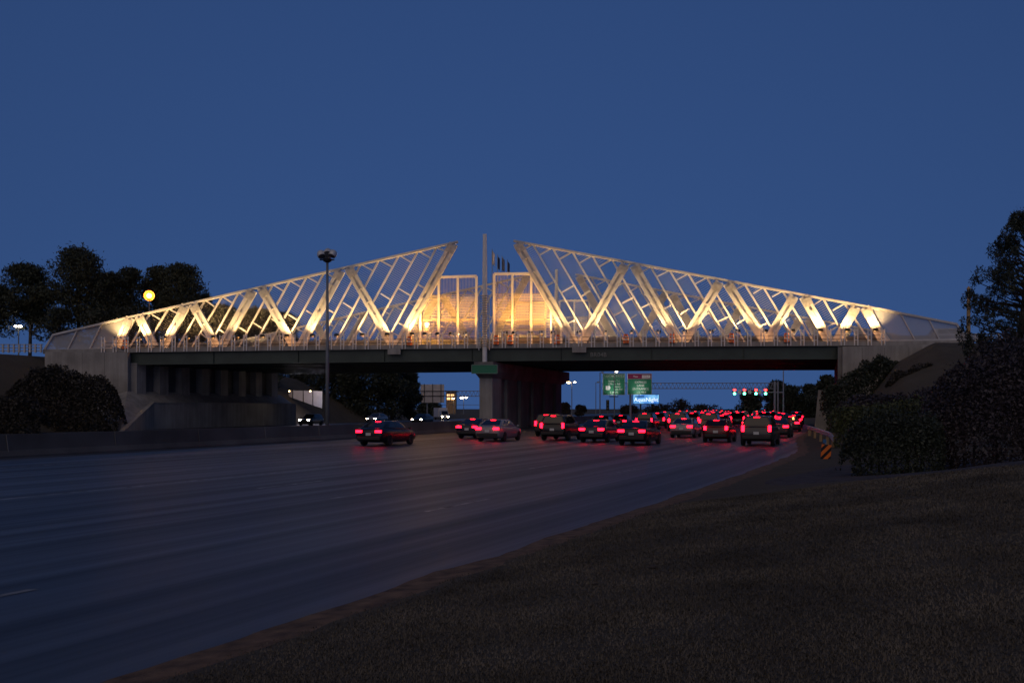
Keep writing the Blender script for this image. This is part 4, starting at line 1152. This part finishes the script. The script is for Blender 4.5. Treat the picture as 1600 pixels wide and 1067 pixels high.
# tan pole at right; its sodium glow is put into the timber colour
b = at(1513,520,128); b.z = 8; tp = thing('utility_pole', 'tan wooden pole, sodium glow painted in its colour, behind the tree at the right', 'pole', b)
m = MB(); m.tube([b, at(1513.5,452,128)], [.30,.20], 10); m.build('shaft', M['timber'], tp); m = MB(); m.lathe([(.24,-.05),(.26,.1),(.03,.4)], at(1513.5,452,128), 'z', 10); m.build('cap', M['timber'], tp)

# ------------------------------------------------------------------ trees and shrubs
def cloud(blobs, n):
    """n points spread through a list of (center, radii) blobs, denser near their skins"""
    vol = np.array([r[0]*r[1]*r[2] for _, r in blobs])**.72; vol /= vol.sum()
    idx = RNG.choice(len(blobs), n, p=vol)
    d = RNG.normal(size=(n,3)); d /= np.linalg.norm(d, axis=1)[:,None]
    rad = RNG.uniform(.35, 1.0, (n,1))**.55
    rad *= np.where(RNG.random((n,1)) < .14, RNG.uniform(1.0, 1.45, (n,1)), 1)
    C = np.array([tuple(b[0]) for b in blobs])[idx]; Rr = np.array([b[1] for b in blobs])[idx]
    return C+d*rad*Rr

def tree(name, label, px, ytop, Y, halfw, ybot, base_z, mt, n=5200, leaf=.55, group=None, nb=26, seed=0, lean=0, flat=.7, cat='tree'):
    rn = random.Random(seed+int(px)*7)
    base = at(px, 600, Y); base.z = base_z; top = at(px+lean, ytop, Y); zb = at(px, ybot, Y).z
    hw = halfw/F*Y; t = thing(name, label, cat, base, group)
    h = top.z-base_z
    tr_ = [base, base.lerp(top,.35)+Vector((rn.uniform(-.3,.3),0,0)), base.lerp(top,.7)+Vector((rn.uniform(-.4,.4),0,0)), top-Vector((0,0,h*.08))]
    r0 = max(.14, h*.020)
    m = MB(); m.tube(tr_, [r0, r0*.75, r0*.45, r0*.12], 8)
    blobs = []
    for k in range(nb):
        u = (k+rn.random())/nb; z = zb+(top.z-zb)*(u**.85)
        env = math.sin(math.pi*min(1, .20+.80*u)**1.0)**.65 if u < 1 else 0
        env = max(.35, env)
        ang = rn.uniform(0, 2*math.pi); rr_ = hw*env*rn.uniform(.15, .80)
        c = Vector((base.x+(top.x-base.x)*u+rr_*math.cos(ang), Y+rr_*math.sin(ang), z))
        s_ = hw*rn.uniform(.28, .46)
        c.z = min(c.z, top.z-s_*flat*.7)
        blobs.append((c, (s_*1.15, s_*1.15, s_*flat)))
        on = base.lerp(top, max(.12, min(.9, (z-base_z-.8)/h)))
        m.tube([on, on.lerp(c,.55)+Vector((0,0,-.15)), c], [r0*.30, r0*.20, r0*.06], 5)
    m.build('trunk', M['bark'], t)
    fold_mesh('crown', cloud(blobs, n), leaf, mt, t, .32)
    return t
pines = [(-22,446,150,46,520,'pine cut off by the left edge of the picture'),(46,416,152,38,505,'broad pine left of the tallest pine, behind the approach railing'),
         (124,391,150,46,500,'tallest pine, with a rounded top, left of the sodium street lamp'),(166,428,154,34,520,'lower pine filling in between the tallest pine and the sodium lamp'),
         (205,420,158,28,520,'narrow pine immediately left of the sodium lamp'),(247,418,162,26,515,'narrow pine immediately right of the sodium lamp'),
         (286,415,156,38,525,'round topped pine over the left truss, right of the sodium lamp'),(318,462,160,22,520,'small pine at the right end of the row, behind the left truss'),
         (345,478,170,30,530,'low dark pine behind the left truss bars'),(395,484,172,34,535,'low dark pine behind the middle of the left truss'),(440,490,172,26,535,'rightmost low pine behind the left truss')]
for i, (px, yt, Y, hw, yb, lab) in enumerate(pines):
    tree('pine_tree', lab, px, yt, Y, hw*1.24, yb, 7.3, M['pine'], 15000 if hw > 30 else 9500, .46, 'pines at the left', 52 if hw > 30 else 34, i)
for i, px in enumerate((88,150,205,262,310)):
    tree('shrub', ['rounded dark shrub under the tallest pine','dark shrub right of the tallest pine','dark shrub below the sodium lamp','dark shrub behind the first bars of the left truss','dark shrub at the right end of the pine row'][i],
         px, 482+4*(i%2), 146, 40, 540, 7.0, M['leaf_dark'], 3000, .5, 'shrubs under the pines', 14, 40+i, cat='shrub')
ub = [(472,560,176,40,640,0,'dark tree above the white panel fence under the bridge'),(415,560,150,30,640,2.5,'dark tree at the left of the gap under the bridge'),(520,560,170,42,648,.2,'dark tree behind the lamp post under the bridge'),(565,556,166,42,648,.2,'dark tree right of the lamp post under the bridge'),
      (612,562,168,36,646,.2,'dark tree above the oncoming silver car'),(640,582,172,20,650,.2,'rounded dark tree at the right edge of the trees left of the sign backs'),(672,628,230,18,650,.0,'small dark tree below the sign backs')]
for i, (px, yt, Y, hw, yb, bz, lab) in enumerate(ub):
    tree('broadleaf_tree', lab, px, yt, Y, hw, yb, bz, M['leaf_dark'], 13000, .5, 'trees beyond the left span', 44, 60+i, flat=.9)
fr_ = [(1172,612,225,24,652,'low dark tree below the traffic signals'),(1212,596,232,22,650,'dark tree behind the signal mast'),(1238,604,226,26,652,'dark tree immediately right of the signal mast'),
       (1268,602,222,24,652,'dark tree above the far box truck'),(1292,588,170,20,645,'tall dark tree beside the right end of the bridge opening')]
for i, (px, yt, Y, hw, yb, lab) in enumerate(fr_):
    tree('broadleaf_tree', lab, px, yt, Y, hw, yb, 0, M['leaf_dark'], 9000, .6, 'trees beyond the right span', 34, 80+i, flat=.9)
bare = [(985,634,290,18,'small bare shrub behind the gantry post'),(1030,634,300,26,'bare bush left of the round bare bush'),(1064,625,300,26,'rounded bare bush, tallest of those above the far traffic'),(1100,634,300,24,'bare bush right of the round bare bush'),(1135,642,310,26,'low bare bush left of the traffic signals'),
        (882,630,260,10,'thin bare bush beside the pier'),(906,634,260,10,'small bare bush right of the double armed lamp')]
for i, (px, yt, Y, hw, lab) in enumerate(bare):
    tree('bare_bush', lab, px, yt, Y, hw, 648, -.1, M['twig'], 1500, .8, 'bare bushes on the skyline', 16, 100+i, flat=.9, cat='bush')
# big tree at upper right
def right_tree():
    base = at(1590, 700, 46); base.z = gz(base.x, 46)-.1
    t = thing('evergreen_tree', 'big loose evergreen tree cut off by the right edge, standing behind the purple shrub', 'tree', base)
    m = MB(); blobs = []; rn = random.Random(5)
    top = at(1612, 325, 46); m.tube([base, base.lerp(top,.4)+Vector((-.2,0,0)), base.lerp(top,.75), top], [.24,.18,.11,.03], 8)
    prof = [(300,8),(330,16),(360,34),(390,52),(420,72),(450,86),(480,94),(510,94),(535,88),(560,84)]
    for k in range(190):
        y = 335+245*rn.random()**.75
        hw = np.interp(y, [p[0] for p in prof], [p[1] for p in prof])
        a = rn.uniform(0, 2*math.pi); f = rn.uniform(.2, 1)**.6
        x = 1602+hw*f*math.cos(a); c = at(x, y, 46); c.y += hw/F*46*f*math.sin(a)
        r_ = rn.uniform(.16,.40); blobs.append((c, (r_, r_, r_*1.25)))
        on = base.lerp(top, max(.1, min(.95, (c.z-.8-base.z)/(top.z-base.z)))); m.tube([on, on.lerp(c,.6)+Vector((0,0,-.12)), c], [.05,.03,.012], 5)
    m.build('trunk', M['bark'], t); fold_mesh('crown', cloud(blobs, 38000), .14, M['leaf_dark'], t, .28, up=.5)
right_tree()

def hedge(name, label, outline, Y, depth, n, leaf, mt, group=None, seed=0):
    """dense shrub: outline is the silhouette (px, py) at its middle depth; rounded front to back"""
    rn = np.random.default_rng(seed); pts = []
    xs = [p[0] for p in outline]; x0, x1 = min(xs), max(xs)
    up = sorted([p for p in outline]); tx = [p[0] for p in up]; ty = [p[1] for p in up]
    c = at((x0+x1)/2, max(ty), Y); c.z = gz(c.x, Y)
    t = thing(name, label, 'shrub', c, group)
    u = rn.uniform(x0, x1, n*3); w = rn.uniform(-1, 1, n*3)
    ends = np.minimum(u-x0, x1-u)/(x1-x0)*2
    topy = np.interp(u, tx, ty)
    out = []
    for i in range(n*3):
        if len(out) >= n: break
        Yp_ = Y+depth*.5*w[i]*(1-.5*(1-min(1, ends[i]*3))); X = (u[i]-800)/F*Y
        g = gz(X, Yp_); zt = CAMZ+(HOR-topy[i])/F*Y
        zt = g+(zt-g)*math.sqrt(max(0, 1-(w[i]*.92)**2)**.8)*(1+.10*noise.noise(Vector((X*1.7, Yp_*1.7, seed))))+.30*(leaf/.1)**.8*noise.noise(Vector((X*.9, Yp_*.9, seed+9)))+(rn.random()**6)*.30
        if zt < g+.05: continue
        r_ = rn.random()
        z = g+(zt-g)*(1-.5*rn.random()**2.4) if r_ < .65 else g+(zt-g)*rn.random()
        if r_ >= .65: Yp_ = Y+depth*.5*(-1)*(1-.4*((z-g)/(zt-g+.01))**3)*(.75+.25*rn.random())*(1-.5*(1-min(1, ends[i]*3)))
        out.append((X+rn.normal()*.03, Yp_+rn.normal()*.05, z))
    C = np.array(out); fold_mesh('foliage', C, leaf, mt, t, .5)
    m = MB(); br = random.Random(seed)
    for k in range(9):
        x = br.uniform(x0+.15*(x1-x0), x1-.15*(x1-x0)); b = at(x, 600, Y); b.z = gz(b.x, Y)-.05
        zt = CAMZ+(HOR-np.interp(x, tx, ty))/F*Y
        m.tube([b, Vector((b.x+br.uniform(-.1,.1), b.y+br.uniform(-.2,.2), b.z+(zt-b.z)*.5)), Vector((b.x+br.uniform(-.3,.3), b.y+br.uniform(-.4,.4), b.z+(zt-b.z)*.8))], [.04,.03,.012], 5)
    m.build('stems', M['bark'], t)
    return t
hedge('shrub', 'tall dusky purple shrub, largest at the right edge, behind the grass crest', [(1450,665),(1460,628),(1480,592),(1505,568),(1540,552),(1580,543),(1630,540),(1680,548)], 30, 4.0, 34000, .105, M['leaf_purple'], 'shrubs on the right bank', 1)
hedge('shrub', 'rounded dark hedge in front of the tall purple shrub, nearest the striped marker', [(1322,690),(1330,668),(1352,657),(1390,650),(1430,650),(1462,660)], 29, 2.6, 17000, .085, M['leaf_dark'], 'shrubs on the right bank', 2)
hedge('shrub', 'low yellowish green hedge between the retaining wall and the rounded hedge', [(1298,650),(1310,640),(1350,636),(1400,632),(1440,630),(1470,634)], 54, 3.0, 10000, .15, M['leaf_green'], 'shrubs on the right bank', 3)
hedge('shrub', 'dark shrub row above the yellowish green hedge on the right bank', [(1302,636),(1330,624),(1370,619),(1420,616),(1460,610),(1500,606)], 66, 4.0, 10000, .2, M['leaf_purple'], 'shrubs on the right bank', 4)
hedge('shrub', 'dark shrub against the right wing wall of the bridge', [(1286,610),(1305,600),(1330,582),(1355,567),(1378,558),(1398,570)], 90, 4.0, 9000, .25, M['leaf_dark'], 'shrubs on the right bank', 5)
hedge('shrub', 'low dark shrub halfway up the bare slope at the right end of the bridge', [(1388,600),(1400,588),(1425,580),(1450,578),(1470,590)], 82, 2.5, 4000, .2, M['leaf_bronze'], 'shrubs on the right bank', 8)
hedge('shrub', 'large bronze dark shrub against the left wing wall beyond the median barrier', [(12,640),(30,606),(55,582),(80,573),(105,576),(130,588),(160,594),(178,608),(190,640)], 96, 5.0, 16000, .27, M['leaf_bronze'], None, 6)
hedge('shrub', 'low dark shrub at far left beyond the median barrier', [(-40,640),(-15,625),(10,622),(40,618),(70,640)], 88, 4.0, 7000, .26, M['leaf_bronze'], None, 7)
# fallen clods and leaves on the turf
for i, (px, py) in enumerate(((1020,888),(970,915),(930,914))):
    k = (HOR-py)/F; Y = 2.0
    while Y < 30 and CAMZ+k*Y > gz((px-800)/F*Y, Y): Y += .02
    X = (px-800)/F*Y; g = gz(X, Y); m = MB(); r_ = (.035,.014,.02)[i]
    m.sphere((X, Y, g+r_*.5), r_, 8, 6, (1.6,1,.6)); m.v = [(x+.006*noise.noise(Vector((x*60,y*60,z*60))), y, z+.008*noise.noise(Vector((x*50,y*50,z*50+3)))) for x,y,z in m.v]
    tag(m.build('earth_clod', M['mulch'], None, smooth=True), ['largest dark clod lying on the brown turf','small dark clod right of the others on the turf','small dark clod between the other two on the turf'][i].replace('right of the others','below the largest clod').replace('between the other two','left of the others'), 'clod')

# ------------------------------------------------------------------ camera, sky, sun
cam = bpy.data.cameras.new('Camera'); co = bpy.data.objects.new('Camera', cam); COL.objects.link(co)
co.location = (0, 0, CAMZ); co.rotation_euler = (R(90), 0, 0)
cam.sensor_width = 36; cam.lens = 36*F/1600; cam.shift_y = (HOR-533.5)/1600; cam.clip_end = 6000; cam.clip_start = .1
scene.camera = co
SUN_EL, SUN_ROT = R(6.0), R(180)      # the last light comes from behind the camera
w = bpy.data.worlds.new('World'); scene.world = w; w.use_nodes = True; nt = w.node_tree; L = nt.links
bg = nt.nodes['Background']; sky = nt.nodes.new('ShaderNodeTexSky'); sky.sky_type = 'NISHITA'; sky.sun_disc = False
sky.sun_elevation = SUN_EL; sky.sun_rotation = SUN_ROT; sky.altitude = 300; sky.air_density = 1.0; sky.dust_density = .5; sky.ozone_density = 4.0
tcw = nt.nodes.new('ShaderNodeTexCoord'); mpw = nt.nodes.new('ShaderNodeMapping'); mpw.inputs['Scale'].default_value = (1,1,.35); mpw.inputs['Location'].default_value = (0,0,.34)
nrm = nt.nodes.new('ShaderNodeVectorMath'); nrm.operation = 'NORMALIZE'
L.new(tcw.outputs['Generated'], mpw.inputs['Vector']); L.new(mpw.outputs['Vector'], nrm.inputs[0]); L.new(nrm.outputs['Vector'], sky.inputs['Vector'])
mx = nt.nodes.new('ShaderNodeMix'); mx.data_type = 'RGBA'; mx.blend_type = 'MULTIPLY'; mx.inputs['Factor'].default_value = 1; mx.inputs['B'].default_value = (.93,.765,1,1)
L.new(sky.outputs['Color'], mx.inputs['A']); L.new(mx.outputs['Result'], bg.inputs['Color']); bg.inputs['Strength'].default_value = .074
sun = bpy.data.lights.new('Sun', 'SUN'); sun.energy = .42; sun.angle = R(70); sun.color = (1,.74,.42)
so_ = bpy.data.objects.new('Sun', sun); COL.objects.link(so_); so_.rotation_euler = (R(55), 0, R(-18))
scene.view_settings.view_transform = 'Standard'; scene.view_settings.look = 'None'; scene.view_settings.exposure = 0; scene.view_settings.gamma = 1
scene.cycles.use_denoising = True; scene.cycles.max_bounces = 6; scene.cycles.transparent_max_bounces = 12; scene.cycles.sample_clamp_indirect = 4
scene.cycles.use_light_tree = True
